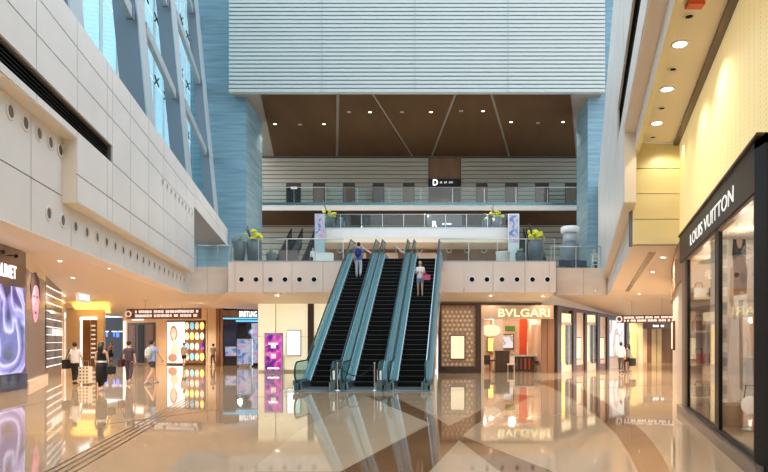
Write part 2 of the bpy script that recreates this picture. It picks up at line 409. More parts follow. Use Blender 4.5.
# lit onyx niche facing the camera, its ceiling and the glowing wall above the shop on the right
GK = .247; GA = 2.2
xn0, xn1 = RL + RK * DN, GA + GK * DN
nw = struct('wall_right_niche', MB().box(xn0, xn1 + .1, DN + .06, DN + .4, ZB, 7.1), 'backing', 'lit onyx slab wall closing the niche above the right shop')
for i in range(4):
    z0 = ZB + i * (7.1 - ZB) / 4; z1 = z0 + (7.1 - ZB) / 4
    MB().box(xn0, xn1, DN, DN + .06, z0 + .01, z1 - .01).build('stone_slab', 'onyxw', nw)
# niche ceiling
cn = struct('ceiling_niche', MB().prism([(RL + RK * -6, -6), (RL + RK * DN, DN), (GA + GK * DN, DN), (GA + GK * -6, -6)], 7.1, 7.3), 'beige', 'warm plaster ceiling over the right shop front')
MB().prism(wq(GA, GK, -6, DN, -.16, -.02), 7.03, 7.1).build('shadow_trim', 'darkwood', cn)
MB().prism(wq(RL, RK, -6, DN, -.0, .12), 6.66, 6.70).build('edge_trim', 'onyxw', cn)
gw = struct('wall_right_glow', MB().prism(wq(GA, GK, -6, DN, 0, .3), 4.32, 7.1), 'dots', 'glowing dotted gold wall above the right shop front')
def ceil_light(px, py, z, big=True, energy=0, r=.16, label='', ang=130):
    d = F * (z - EYE) / (H0 - py); x = PXd(px, d)
    mb = MB(); disc(mb, (x, d, z), (0, 0, -1), r * .72, r, 16, 0, .015); disc(mb, (x, d, z), (0, 0, -1), .001, r * .72, 16, 1, .006)
    o = mb.build('downlight', ['white', 'lamp_e' if big else 'blackm'])
    tag(o, label, 'downlight' if big else 'ceiling spot')
    if energy: spot(x, d, z - .04, energy, ang)
    return o
pos = {0: 'nearest the camera', 1: 'middle of the three', 2: 'nearest the onyx wall'}
for i, (px, py) in enumerate(((680, 44), (667, 89), (657, 123))):
    ceil_light(px, py, 7.1, True, (300, 260, 50)[i], .17, 'round white downlight in the niche ceiling above the right shop, ' + pos[i])
for i, (px, py) in enumerate(((689, 16), (673, 69), (662, 108), (653, 137))):
    ceil_light(px, py, 7.1, False, 0, .09, 'small black round spot in the niche ceiling, %s' % ('frontmost of four', 'second from the front', 'third from the front', 'at the onyx wall')[i])
spot(xn0 + .9, DN - .8, 6.9, 60, 120, (1, .85, .5), aim=(xn0 + .9, DN, 5.2))
mb = MB(); mb.box(-.13, .13, -.08, .08, -.06, 0); o = mb.build('alarm_box', 'red')
o.location = P(695, 3, F * 5.35 / 339); tag(o, 'small red box fixed to the niche ceiling at the top edge of the photo', 'alarm')

# ================================================================= GROUND CEILING
def zl(d):
    pts = [(-6, 5.15), (22, 5.05), (24, 4.95), (28, 4.7), (33, 4.35), (40, 4.12), (48, 4.1)]
    for (a, za), (b, zb) in zip(pts, pts[1:]):
        if d <= b: return za + (zb - za) * (d - a) / (b - a)
    return 4.1
cl = MB()
ds = [-6, 8, 16, 22, 24, 28, 33]
for a, b in zip(ds, ds[1:]):
    cl.add([(LL + LK * a - .0, a, ZB), (LL + LK * b, b, ZB), (LL + LK * b - .75, b, ZB), (LL + LK * a - .75, a, ZB)], [(0, 1, 2, 3)])
    cl.add([(LL + LK * a - .75, a, ZB), (LL + LK * b - .75, b, ZB), (LL + LK * b - .75, b, zl(b)), (LL + LK * a - .75, a, zl(a))], [(0, 1, 2, 3)], 1)
    cl.add([(LL + LK * a - .75, a, zl(a)), (LL + LK * b - .75, b, zl(b)), (-32, b, zl(b)), (-32, a, zl(a))], [(0, 1, 2, 3)])
front = [(-32, 33, 4.35), (LL + LK * 33 - .7, 33, 4.35), (-12.4, 33, 4.35), (-11.9, 32, 4.35), (0, 32, 4.35), (5.65, 32, 4.35), (5.8, 34, 4.35), (9.4, 34, 4.35), (16, 34, 4.35)]
back = [(-32, 47, 4.1), (-25, 46.3, 4.1), (-18, 44.2, 4.1), (-11.2, 34.05, 3.86), (0, 33.1, 3.84), (5.0, 33.1, 3.74), (7.8, 36.1, 3.61), (11.8, 40.1, 3.24), (18, 44, 3.24)]
far = [(-32, 90, 4.1), (-25, 90, 4.1), (-18, 90, 4.1), (-11, 90, 4.1), (0, 90, 3.9), (5, 90, 3.8), (8, 90, 3.6), (12, 90, 3.3), (30, 90, 3.24)]
for A, B in ((front, back), (back, far)):
    for i in range(len(A) - 1): cl.add([A[i], B[i], B[i + 1], A[i + 1]], [(0, 1, 2, 3)])
cl.prism([(RL + RK * DN + .0, DN + .1), (RL + RK * 34, 34), (16, 34), (13.5, DN + .1)], ZB - .01, ZB + .02)
cg = struct('ceiling', cl, ['soffit', 'beige'], 'peach plaster ceiling over the ground floor')
gr = MB().prism([tuple(P(656, 252, F * 2.6 / 89)[:2]), tuple(P(649, 252, F * 2.6 / 89)[:2]), tuple(P(625, 291, F * 2.6 / 50)[:2]), tuple(P(629, 291, F * 2.6 / 50)[:2])], ZB - .03, ZB - .005)
gr.build('air_grille', 'taupe', cg)
# ceiling spots of the ground floor ceiling, each with its lamp
def zr(x, d): return ZB
n = 0
lab = 'recessed downlight in the ground floor ceiling, %s'
gl = [(-9.9, 12.5, ZB), (-10.9, 16.5, ZB), (-12.2, 21.5, ZB), (-13.2, 26, ZB), (-14.1, 30, ZB)]
wh = ['over the nearest left shop', 'second along the left band', 'third along the left band', 'fourth along the left band', 'at the far end of the left band']
def small_down(x, y, z, w, label, ang=140, col=WARM):
    mb = MB(); disc(mb, (x, y, z), (0, 0, -1), .07, .11, 12, 0, .012); disc(mb, (x, y, z), (0, 0, -1), .001, .07, 12, 1, .006)
    o = mb.build('downlight', ['steel', 'lamp_e']); tag(o, label, 'downlight', 'ground floor ceiling downlights')
    spot(x, y, z - .05, w, ang, col)
for (x, y, z), t in zip(gl, wh): small_down(x, y, z, 600, lab % t)
lst = [(-14.5, 19, 'above the taupe shop front'), (-15.6, 24, 'above the portrait panel'), (-17.6, 28, 'before the striped facade'), (-17, 33.5, 'above the lady in black'), (-21.5, 36, 'at the mouth of the left passage'),
       (-20, 41.5, 'left in front of the poster shop'), (-16.2, 39, 'right in front of the poster shop'), (-13.2, 37, 'in front of the blue lit shop'), (-24.5, 40, 'deep in the left passage')]
for x, y, t in lst: small_down(x, y, zl(y) - .02 if y < 33 else 4.13, 760, lab % t)
for x, y, t in ((5.9 + 1.5, 30.5, 'right of the jewellery shop sign'), (8.2, 27, 'along the right band, third'), (7.6, 22.5, 'along the right band, second'), (6.6, 18.6, 'along the right band, first'), (10.4, 33, 'before the right lit posters'), (11.8, 30, 'over the right pillar')):
    small_down(x, y, ZB - .02, 950, lab % t)
for x, y, t in ((-9.3, 32.35, 'over the onyx wall'), (-1.0, 32.4, 'right of the escalators'), (2.2, 32.35, 'over the jewellery shop opening'), (5.0, 32.4, 'over the dark door panel')):
    z = 4.35 - .5 * (y - 32) / 1.1
    small_down(x, y, z - .03, 45, lab % t)
for x, y, t in ((12.6, 43, 'in the right passage'), (15, 46, 'before the far yellow shop')):
    small_down(x, y, 3.2, 850, lab % t, col=(1, .72, .4))

# ================================================================= FASCIA OF THE SECOND FLOOR
Z2 = 6.0
fx0, fx1 = PXd(228, 32), PXd(556, 32)
fs = struct('floor_upper', MB().box(fx0, fx1, 32.06, 62, ZB + .25, Z2 - .02).box(-34, fx0 + .01, 33.7, 62, ZB + .02, Z2 - .25).box(fx1 - .01, 26, 34.0, 62, ZB + .02, Z2 - .25), 'cream', 'upper floor slab behind the escalators')
xs = [228, 235, 263, 292, 323, 352, 380, 408, 437, 464, 493, 525, 549, 556]
for a, b in zip(xs, xs[1:]):
    MB().box(PXd(a, 32) + .012, PXd(b, 32) - .012, 32.0, 32.06, ZB, Z2).build('panel', 'panelw' if 'panelw' in M else 'panel', fs)
MB().box(fx0, fx1, 31.98, 32.3, Z2 - .02, Z2 + .03).build('edge_trim', 'steell', fs)
MB().box(fx0, fx0 + .05, 32.06, 33.7, ZB, Z2).build('end_panel', 'panel', fs)
MB().box(fx1 - .05, fx1, 32.06, 34, ZB, Z2).build('end_panel', 'panel', fs)
for a, b in ((184, 207), (207, 228)):
    MB().box(PXd(a, 33.6) + .012, PXd(b, 33.6) - .012, 33.62, 33.7, ZB - .02, Z2 - .1).build('panel', 'cream', fs)
for a, b in ((556, 583), (583, 606), (606, 620)):
    MB().box(PXd(a, 34) + .012, PXd(b, 34) - .012, 33.92, 34.0, ZB - .02, Z2 - .12).build('panel', 'cream', fs)
for px in (241.5, 256, 270.5, 285, 299.5, 314, 472, 487, 502, 517, 532.5, 547.5):
    mb = MB(); c = (PXd(px, 32), 32.0, 5.03); disc(mb, c, (0, -1, 0), .13, .18, 14, 0, .02); disc(mb, c, (0, -1, 0), .001, .13, 14, 1, .004)
    mb.build('round_vent', ['white', 'blackm'], fs)

# ================================================================= STONE PIERS
for nm, x0, x1, xb, px in (('left', -19.9, -15.64, -16.0, 0), ('right', 10.56, 30, 10.6, 0)):
    pts = [(x0, 46), (x1, 46), (xb, 51.1), (x0, 51.1)] if nm == 'left' else [(x0, 46), (x1, 46), (x1, 50.2), (xb, 50.2)]
    w = struct('wall_stone_' + nm, MB().prism(pts, 4.4, 34), 'stone', '%s blue grey stone wall' % nm)
# ================================================================= UPPER HALL
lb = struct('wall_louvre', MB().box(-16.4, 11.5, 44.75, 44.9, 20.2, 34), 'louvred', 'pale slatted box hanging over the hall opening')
zz = 20.2; k = 0
sm = MB().box(-16.4, 11.5, 44.5, 44.75, 0, .25).add([(-16.4, 44.5, 0), (11.5, 44.5, 0), (11.5, 44.44, .02), (-16.4, 44.44, .02)], [(0, 1, 2, 3)]).mesh('slat', 'louvre')
while zz < 33:
    inst(sm, 'slat', lb, (0, 0, zz)); zz += .3
for px in (322, 415, 508):
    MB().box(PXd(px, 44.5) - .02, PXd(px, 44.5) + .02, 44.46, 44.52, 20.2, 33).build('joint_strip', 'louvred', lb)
CZ = 20.3
cb = struct('ceiling_hall', MB().box(-16.4, 11.5, 44.9, 46, CZ + .12, CZ + .6).box(-19, 14, 51.2, 64, CZ + .12, CZ + .6).box(-16.1, 10.8, 46, 51.2, CZ + .12, CZ + .6), 'strip', 'bronze ceiling of the upper hall')
seams = [(259, 273), (338, 337), (372, 412), (456, 432), (491, 509), (572, 577)]
for (a0, a1), (b0, b1) in zip(seams, seams[1:]):
    g0 = .12
    MB().prism([(PXd(a0, 45.1) + g0, 45.1), (PXd(b0, 45.1) - g0, 45.1), (PXd(b1, 60.2) - g0, 60.2), (PXd(a1, 60.2) + g0, 60.2)], CZ, CZ + .14).build('ceiling_panel', 'brown', cb)
MB().box(PXd(259, 45.1), PXd(572, 45.1), 44.98, 45.08, CZ - .06, CZ + .1).build('edge_trim', 'black', cb)
for i, (px, py) in enumerate(((275, 124), (300, 124.5), (324, 124), (349, 112), (370, 112), (402, 112), (431, 112), (461, 111), (483, 111), (511, 122), (538, 123), (563, 122))):
    big = i in (0, 2, 4, 6, 8, 9, 11)
    dd = F * (CZ - EYE) / (H0 - py); x = PXd(px, dd)
    mb = MB(); disc(mb, (x, dd, CZ), (0, 0, -1), .12, .17, 12, 0, .02); disc(mb, (x, dd, CZ), (0, 0, -1), .001, .12, 12, 1, .01)
    tag(mb.build('downlight', ['steel', 'lamp_e' if big else 'strip']), 'downlight in the bronze ceiling, the %s from the left, %s' % (('first second third fourth fifth sixth seventh eighth ninth tenth eleventh twelfth').split()[i], 'lit bright' if big else 'dim'), 'downlight', 'downlights in the bronze ceiling')
    if big: spot(x, dd, CZ - .1, 500, 110, (1, .85, .66))
# hall back wall of boards
BD = 60.6; F4 = 14.75
openings = [(286, 301), (313, 325), (343, 355), (372.5, 384), (403, 414.5), (428.5, 461), (476, 487.5), (505, 518), (535, 549), (565, 577)]
hw = struct('wall_hall_back', MB().box(-22, PXd(428.5, BD), BD + .1, BD + .5, F4, CZ + .2).box(PXd(461, BD), 16, BD + .1, BD + .5, F4, CZ + .2), 'boardback', 'grey boarded back wall of the upper hall')
ztop = PZ(185.5, BD)
xs = [(-22, PXd(428.5, BD)), (PXd(461, BD), 16)]
z = F4
while z < CZ:
    z1 = min(z + .42, CZ)
    if z1 > CZ - .05 and z1 - z < .1: break
    if z < ztop - .1:
        e = [-22] + [PXd(v, BD) for o in openings for v in o] + [16]
        segs = [(e[i], e[i + 1]) for i in range(0, len(e), 2)]
    else: segs = xs
    for a, b in segs:
        if b - a > .05: MB().box(a, b, BD, BD + .1, z + .075, z1).build('board', 'board', hw)
    z += .42
i = 0
for a, b in openings:
    if (a, b) == (428.5, 461): continue
    open_ = a == 286
    D = empty('hall_door', (0, 0, 0)); i += 1
    where = ['leftmost, standing open', 'second from the left', 'third from the left', 'fourth from the left', 'just left of the tall recess', 'just right of the tall recess', 'third from the right', 'second from the right', 'at the right end'][i - 1]
    tag(D, 'brown door in the boarded wall of the upper gallery, ' + where, 'door', 'doors of the upper gallery')
    xa, xb = PXd(a, BD), PXd(b, BD)
    MB().box(xa, xa + .08, BD - .03, BD + .12, F4, ztop).box(xb - .08, xb, BD - .03, BD + .12, F4, ztop).box(xa, xb, BD - .03, BD + .12, ztop - .08, ztop).build('door_frame', 'darkwood', D)
    if open_:
        MB().box(xa + .08, xb - .08, BD + .06, BD + .09, F4, ztop - .08).build('dark_opening', 'blackm', D)
        MB().box(xa + .5, xb - .4, BD + .0, BD + .05, ztop - .35, ztop - .12).build('lit_sign', 'offw', D)
    else:
        lf = MB().box(xa + .08, xb - .08, BD + .02, BD + .07, F4, ztop - .08).build('door_leaf', 'door', D)
        MB().box(xb - .2, xb - .16, BD - .03, BD + .02, F4 + .9, F4 + 1.2).build('door_handle', 'steel', lf)
# tall recess with the gate sign
ra, rb = PXd(428.5, BD), PXd(461, BD)
rc = struct('wall_recess', MB().box(ra - .02, ra, BD, BD + 3, F4, CZ).box(rb, rb + .02, BD, BD + 3, F4, CZ).box(ra, rb, BD + 3, BD + 3.1, F4, CZ).box(ra, rb, BD + .2, BD + 3, 17.7, CZ), 'wood', 'tall brown recess in the middle of the upper hall')
sg = empty('hall_sign', (0, 0, 0)); tag(sg, 'dark hanging sign with a large white letter D on the upper gallery', 'sign')
zs = PZ(182.5, BD - .3)
MB().box(ra, rb, BD - .35, BD - .2, zs - .45, zs + .35).build('sign_board', 'dark', sg)
text('lettering', 'D', 'letter_e', sg, (PXd(433, BD), BD - .36), (PXd(438, BD), BD - .36), zs - .3, .6, .03, bold=.02)
def bars(parent, x0, x1, y, zc, h, m='offw', seed=1, axis=None, name='lettering'):
    rnd = random.Random(seed); mb = MB(); x = x0
    while x < x1:
        w = rnd.uniform(.5, 1.0) * h
        if rnd.random() < .16: x += h * .8; continue
        mb.box(x, min(x + w * .55, x1), y - .02, y, zc - h / 2 * rnd.uniform(.7, 1), zc + h / 2 * rnd.uniform(.7, 1)); x += w * .55 + h * .22
    return tag(mb.build(name, m, parent), kind='stuff')
bars(sg, PXd(440, BD), PXd(453, BD), BD - .35, zs, .22)
MB().box(ra + .1, rb - .1, BD + .8, BD + 2, F4, F4 + .9).build('counter', 'glowy', sg) if False else None
ct = MB().box(ra + .1, rb - .1, BD + 1.2, BD + 1.8, F4, F4 + 1.0, 0).box(ra + .05, rb - .05, BD + 1.1, BD + 1.9, F4 + 1, F4 + 1.07, 1).build('reception_counter', ['onyxw', 'darkwood']); tag(ct, 'yellow reception counter inside the tall brown recess', 'counter')
spot((ra + rb) / 2, BD + 1.2, 17.6, 260, 140, (1, .75, .3))

# gallery slab + rail (level four)
SD = 56.5
g4 = struct('floor_gallery', MB().box(-21, 15, SD, BD + .5, 14.05, F4), 'panel', 'gallery slab of the top floor')
MB().box(-21, 15, SD + .05, 63.4, 13.98, 14.06).build('soffit_board', 'brown', g4)
MB().box(-21, 15, SD - .06, SD, 14.55, F4 + .04).build('edge_trim', 'steelt', g4)
def railing(name, x0, x1, y, z0, h, label, step=2.4, rail='steel', k=0, posts=True):
    R = empty(name, (x0, y, z0)); tag(R, label, 'railing')
    n = max(1, round((x1 - x0) / step)); w = (x1 - x0) / n
    gm = MB().box(.03, w - .03, -.01, .01, .04, h - .05).mesh('glass_panel', 'clear')
    pm = MB().box(-.02, .02, -.03, .03, 0, h).box(-.05, .05, -.05, .05, 0, .03).mesh('post', 'steel')
    for i in range(n):
        inst(gm, 'glass_panel', R, (i * w, 0, 0))
    for i in range(n + 1): inst(pm, 'post', R, (i * w, 0, 0))
    MB().tube([(0, 0, h), (x1 - x0, 0, h)], .028, 8).build('handrail', rail, R)
    return R
railing('glass_railing', -17.7, 12.2, SD + .1, F4, 1.5, 'glass railing with thin posts along the top gallery', 2.9)

# wall below the gallery (striped) and hall of the floor behind the escalators
W2 = 63.4
w3 = struct('wall_lobby_back', MB().box(-24, 18, W2 + .1, W2 + .4, Z2, 14.05), 'boardback', 'boarded back wall below the top gallery')
z = Z2
while z < 13.9:
    MB().box(-24, 18, W2, W2 + .1, z + .10, min(z + .6, 13.97)).build('board', 'board', w3); z += .6
# mezzanine (centre balcony)
MD = 46.9; Z3 = PZ(228, MD)
mx0, mx1 = PXd(318, MD), PXd(510, MD)
mz = struct('floor_mezzanine', MB().box(mx0, mx1, MD, 57.5, Z3 - .75, Z3), 'panel', 'centre balcony slab above the escalators')
MB().box(mx0 + .05, mx1 - .05, MD + .02, 57.4, Z3 - 1.12, Z3 - .75).build('soffit_board', 'peach', mz)
MB().box(mx0, mx1, MD - .03, MD + .02, Z3 - .02, Z3 + .03).build('edge_trim', 'steel', mz)
railing('glass_railing', mx0 + .1, mx1 - .1, MD + .15, Z3, 1.1, 'glass railing along the centre balcony above the escalators', 1.56)
# big brown screen wall behind the landing
w4 = struct('wall_lobby', MB().box(PXd(318, 50), PXd(510, 50), 50.5, 50.8, Z2, Z3 - 1.1), 'wood', 'brown lobby wall behind the escalator landing')
for i, px in enumerate((340, 371, 402, 419.5, 449, 467, 484)):
    mb = MB(); disc(mb, (PXd(px, 50.4), 50.5, PZ(250, 50.4)), (0, -1, 0), .14, .26, 18, 0, .05); mb.build('ring_ornament', 'steel', w4)
for a, b in ((352, 366), (384, 398), (410, 436)):
    MB().box(PXd(a, 50.4), PXd(b, 50.4), 50.3, 50.5, Z2, PZ(253, 50.4)).build('lit_recess', 'peach', w4)
    spot(PXd((a + b) / 2, 49), 49, 8.8, 90, 90, aim=(PXd((a + b) / 2, 49), 50.4, 7))
# sign R on the centre balcony
s2 = empty('lobby_sign', (0, 0, 0)); tag(s2, 'dark sign with a white letter R behind the centre balcony glass', 'sign')
SY = MD + 2.5
zs = PZ(226, SY)
MB().box(PXd(427, SY), PXd(462, SY), SY, SY + .15, Z3, zs + .9).build('sign_board', 'dark', s2)
text('lettering', 'R', 'letter_e', s2, (PXd(432.5, SY), SY), (PXd(437, SY), SY), zs - .05, .45, .03, bold=.02)
bars(s2, PXd(439, SY), PXd(453, SY), SY, zs + .17, .17, seed=4)

# second floor railings at the slab edge
railing('glass_railing', fx0 + .05, PXd(343, 32.1), 32.2, Z2 + .03, 1.2, 'glass railing on the slab edge left of the escalators', 1.55)
railing('glass_railing', PXd(440, 32.1), fx1 - .05, 32.2, Z2 + .03, 1.2, 'glass railing on the slab edge right of the escalators', 1.55)
railing('glass_railing', PXd(197, 33.8), fx0 - .1, 33.85, Z2 - .1, 1.25, 'short glass railing beside the blue stone wall on the left', 1.5)
railing('glass_railing', fx1 + .1, PXd(601, 34.1), 34.15, Z2 - .12, 1.25, 'short glass railing on the right by the ladder', 1.4)
# dark side void slab on the left behind the short railing
vd = struct('wall_void', MB().prism([(-19.5, 36), (-14.6, 45.9), (-14.9, 46), (-19.8, 36.2)], Z2, Z2 + 3), 'steelb', 'grey side wall behind the short left railing') if False else None

# ================================================================= CURTAIN WALL LEFT
GP = -8.9
win = struct('window_1', MB().prism(wq(GP, LK, 4, 46, -.12, .12), 9.2, 9.6), 'steelb', 'tall glazed curtain wall on the left')
pane_cols = []
d = 10.0
while d < 45.9:
    d1 = min(d + 2.25, 46)
    for r in range(6):
        z0 = 9.6 + r * 3.6
        MB().prism(wq(GP, LK, d + .03, d1 - .03, -.01, .01), z0 + .02, z0 + 3.57).build('pane', 'sky_glass', win)
        if r: 
            mb = MB(); c = (GP + LK * d + .15, d, z0)
            mb.tube([(c[0], c[1] - .25, c[2] - .25), (c[0], c[1] + .25, c[2] + .25)], .04, 5).tube([(c[0], c[1] - .25, c[2] + .25), (c[0], c[1] + .25, c[2] - .25)], .04, 5)
            mb.build('glass_clamp', 'black', win)
    MB().prism(wq(GP, LK, d - .04, d + .04, -.05, .08), 9.6, 31.2).build('mullion', 'white', win)
    d = d1
# beyond the glass: a pale neighbouring tower
grp = 'leaning steel columns of the left glass wall'
colpos = [17.3, 25.6, 34.0, 44.2]; colw = [1.0, 1.0, .8, .65]
names = ['nearest of the row', 'second of the row', 'third of the row', 'farthest, next to the stone wall']
LEAN = .095
def colx(d, z): return -7.75 + LK * d - LEAN * (z - 12)
for d, nm, cwid in zip(colpos, names, colw):
    K = empty('steel_column', (colx(d, 9.5), d, 9.5)); tag(K, 'leaning blue grey steel column before the left glass wall, ' + nm, 'column', grp)
    dz = 23
    def leanbox(x0, x1, y0, y1, s=1):
        return [(x0, y0, 0), (x1, y0, 0), (x1, y1, 0), (x0, y1, 0), (x0 - LEAN * dz, y0, dz), (x1 - LEAN * dz, y0, dz), (x1 - LEAN * dz, y1, dz), (x0 - LEAN * dz, y1, dz)]
    FS = [(3, 2, 1, 0), (4, 5, 6, 7), (0, 1, 5, 4), (1, 2, 6, 5), (2, 3, 7, 6), (3, 0, 4, 7)]
    MB().add(leanbox(.80 - cwid, .80, 0, .55), FS).build('web', 'steelb', K)
    MB().add(leanbox(.80, .86, -.03, .6), FS).build('lit_side', 'steell', K)  # paler steel on the lit side face, light put into the colour
bi = 0
for (da, db) in zip(colpos, colpos[1:] + [46.2]):
    for zb in (15.6, 20.8, 26.0):
        B = empty('steel_beam', (0, 0, 0)); bi += 1
        xa, xb = colx(da, zb) + .65, colx(db, zb) + .65
        tag(B, 'pale horizontal steel beam at %s height between %s' % ({15.6: 'lower', 20.8: 'middle', 26.0: 'upper'}[zb], {17.3: 'the nearest two columns', 25.6: 'the second and third column', 34.0: 'the third and farthest column', 44.2: 'the farthest column and the stone wall'}[da]), 'beam', 'beams of the left glass wall')
        MB().add([(xa - .1, da + .9, zb - .25), (xa + .12, da + .9, zb - .25), (xa + .12, da + .9, zb + .25), (xa - .1, da + .9, zb + .25),
                  (xb - .1, db - .3, zb - .25), (xb + .12, db - .3, zb - .25), (xb + .12, db - .3, zb + .25), (xb - .1, db - .3, zb + .25)],
                 [(0, 1, 2, 3), (7, 6, 5, 4), (0, 4, 5, 1), (1, 5, 6, 2), (2, 6, 7, 3), (3, 7, 4, 0)]).build('beam_body', 'steell', B)
        MB().box(xb - .16, xb + .18, db - .35, db - .25, zb - .28, zb + .28).build('end_plate', 'steelb', B)

# ================================================================= ESCALATORS
def make_escalator():
    E = empty('escalator', (0, 0, 0))
    y1, y2, RISE = .8, 9.35, Z2
    yt = y2 + 1.3
    def zline(y): return 0 if y < y1 else (RISE if y > y2 else RISE * (y - y1) / (y2 - y1))
    n = 30; rise = RISE / n; run = (y2 - y1) / n
    stp = MB().box(-.5, .5, 0, run + .02, -.22, 0, 0).box(-.5, .5, -.006, .012, -.012, .003, 1).mesh('step', ['blackm', 'nosing'])
    for j in range(n):
        inst(stp, 'step', E, (0, y1 + j * run, (j + 1) * rise))
    MB().box(-.5, .5, -.9, y1 + .05, 0, .015).build('landing_plate', 'steel', E)
    MB().box(-.5, .5, y2 + .2, yt, RISE - .1, RISE + .012).build('landing_plate', 'steel', E)
    MB().box(-.5, .5, -.05, .0, .015, .03).build('comb', 'steelt', E)
    # truss
    prof = [(-.9, 0), (y1, 0), (y2, RISE - .22), (yt, RISE - .22), (yt, RISE - .95), (y2 + .4, RISE - .95), (y1 + 1.5, 0)]
    prof = [(-.9, .0), (y1, .0), (y2, RISE - .2), (yt, RISE - .2), (yt, RISE - 1.0), (y2 + .3, RISE - 1.0), (y1 + 1.6, .0)]
    MB().extr([(-.79, y, z) for y, z in prof[1:]], (1.58, 0, 0)).build('truss', 'cream', E)
    for s in (-1, 1):
        base = [(-.35, 0), (y1, 0), (y2, RISE), (yt - .2, RISE)]
        def rib(xa, xb, zb, zt, name, m, ya=-.5, yb=yt - .1):
            lo = [(ya, zb), (y1, zb), (y2, RISE + zb), (yb, RISE + zb)]; hi = [(yb, RISE + zt), (y2, RISE + zt), (y1, zt), (ya, zt)]
            x0, x1 = sorted((s * xa, s * xb))
            MB().extr([(x0, y, z) for y, z in lo + hi], (x1 - x0, 0, 0)).build(name, m, E)
        rib(.50, .53, -.05, .26, 'skirt', 'steel')
        rib(.53, .66, .20, .30, 'inner_deck', 'steelt')
        rib(.66, .81, .16, .34, 'outer_deck', 'steelm')
        rib(.79, .81, -.55, .2, 'side_cladding', 'steel', ya=-.3)
        # glass balustrade with rounded lower end
        top = .98; ga = -.45
        arc = [(ga + .0 - .33 * math.sin(t), .63 - .33 * math.cos(t)) for t in [PI * i / 8 for i in range(9)]]
        out = [(ga, .30)] + arc[1:] + [(y1, top), (y2, RISE + top), (yt - .1, RISE + top), (yt - .1, RISE + .3), (y2, RISE + .3), (y1, .3)]
        MB().extr([(s * .655 - .006, y, z) for y, z in out], (.012, 0, 0)).build('balustrade_glass', 'escglass', E)
        hp = [(y1, .16), (ga, .28)] + [(ga - .36 * math.sin(t), .64 - .36 * math.cos(t)) for t in [PI * i / 10 for i in range(1, 10)]] + [(ga, 1.0), (y1, 1.02), (y2, RISE + 1.02), (yt - .1, RISE + 1.02)]
        MB().tube([(s * .655, y, z) for y, z in hp], .034, 8).build('handrail', 'rail', E)
        MB().box(s * .655 - .08, s * .655 + .08, -.6, -.2, 0, .26).build('newel_base', 'steelt', E)
    return E
esc = make_escalator()
elab = ['left escalator of three, black steps going up, rider in blue shirt', 'middle escalator of three, closed off by a chain at its foot', 'right escalator of three, woman with pink bag riding down']
ET = -.030
EX = [-4.79, -3.14, -1.50]; EY = 21.9
for i in range(3):
    e = esc if i == 0 else copy_tree(esc)
    e.location = (EX[i], EY, 0.006); e.rotation_euler.z = ET
    tag(e, elab[i], 'escalator', 'three parallel escalators')
fp = MB().box(-5.75, -.55, 20.35, 22.6, 0, .005); fp.build('landing_strip', 'steel', fl)
# stanchions with chain at the middle escalator
def stanchion(x, y, z, h, label):
    S = empty('stanchion', (x, y, z)); tag(S, label, 'stanchion')
    MB().lathe([(.15, 0), (.15, .02), (.03, .04), (.022, .06), (.022, h), (.03, h + .01), (.03, h + .05)], n=12).build('post', 'steel', S)
    return S
sy = 21.0
stanchion(PXd(337.5, sy), sy, .006, .95, 'steel stanchion at the foot of the escalators, left one')
stanchion(PXd(374.5, sy), sy, .006, .95, 'steel stanchion at the foot of the escalators, right one')
a, b = Vector((PXd(337.5, sy), sy, .93)), Vector((PXd(374.5, sy), sy, .93))
ch = MB().tube([a.lerp(b, t) - Vector((0, 0, 1.6 * t * (1 - t))) for t in [i / 14 for i in range(15)]], .022, 6).build('chain', 'black')
tag(ch, 'dark chain slung between the two stanchions before the middle escalator', 'chain')
for k_, px in enumerate((396, 362)):
    x = PXd(px, 33.0); stanchion(x, 33.0, Z2, .95, 'steel stanchion on the upper landing, %s' % ('behind the woman on the escalator', 'beside the man in blue')[k_])
    bar = MB().tube([(x, 33.0, Z2 + .92), (x + 1.3, 33.8, Z2 + .1)], .03, 6).build('barrier_arm', 'peach'); tag(bar, 'pale slanting barrier arm on the upper landing, %s' % ('right', 'left')[k_], 'barrier')
# two grey control boxes between escalator feet
for k_, px in enumerate((334, 382)):
    bx_ = MB().box(-.2, .2, -.15, .15, 0, .9).box(-.16, .16, -.17, -.15, .45, .82, 1).build('control_post', ['steelm', 'offw']); bx_.location = (PXd(px, 21.3) , 21.25, .006)
    bx_.scale = (.45, .6, .85); bx_.location.x = (EX[k_] + EX[k_ + 1]) / 2 - .17; bx_.location.y = 21.25
    tag(bx_, 'small grey sign box between the escalator feet, %s' % ('left', 'right')[k_], 'sign box')

# ================================================================= GROUND SHOPS: BEHIND AND RIGHT
SHD = 33.0
# onyx lit wall behind / left of escalators
ow = struct('wall_onyx', MB().box(-10.88, -1.0, 34.1, 34.4, 0, 3.95), 'backing', 'glowing onyx wall behind the escalators')
e = [258, 275, 292, 308]
for a, b in ((258, 275), (276, 308), (314, 345), (346, 390), (391, 437)):
    for z0, z1 in ((0.12, 2.0), (2.0, 3.86)):
        MB().box(PXd(a, 34) + .01, PXd(b, 34) - .01, 34.0, 34.1, z0 + .01, z1 - .01).build('onyx_slab', 'onyx', ow)
MB().box(PXd(258, 34), -1.0, 33.97, 34.1, 0, .12).build('skirting', 'cream', ow)
MB().box(PXd(308, 34), PXd(314, 34), 33.9, 34.1, 0, 3.86).build('dark_pilaster', 'darkwood', ow)
lp = MB().box(PXd(287, 33.9), PXd(301, 33.9), 33.86, 34.0, PZ(356, 33.9), PZ(330, 33.9), 0).box(PXd(287.8, 33.9), PXd(300.2, 33.9), 33.82, 33.86, PZ(355, 33.9), PZ(331, 33.9), 1).build('light_box', ['steel', 'white_e'])
tag(lp, 'white backlit square panel on the onyx wall left of the escalators', 'light box')
kd = 33.0
K = empty('advert_stand', (PXd(274.5, kd), kd, 0)); tag(K, 'upright advertising stand with magenta screen before the onyx wall', 'advert stand')
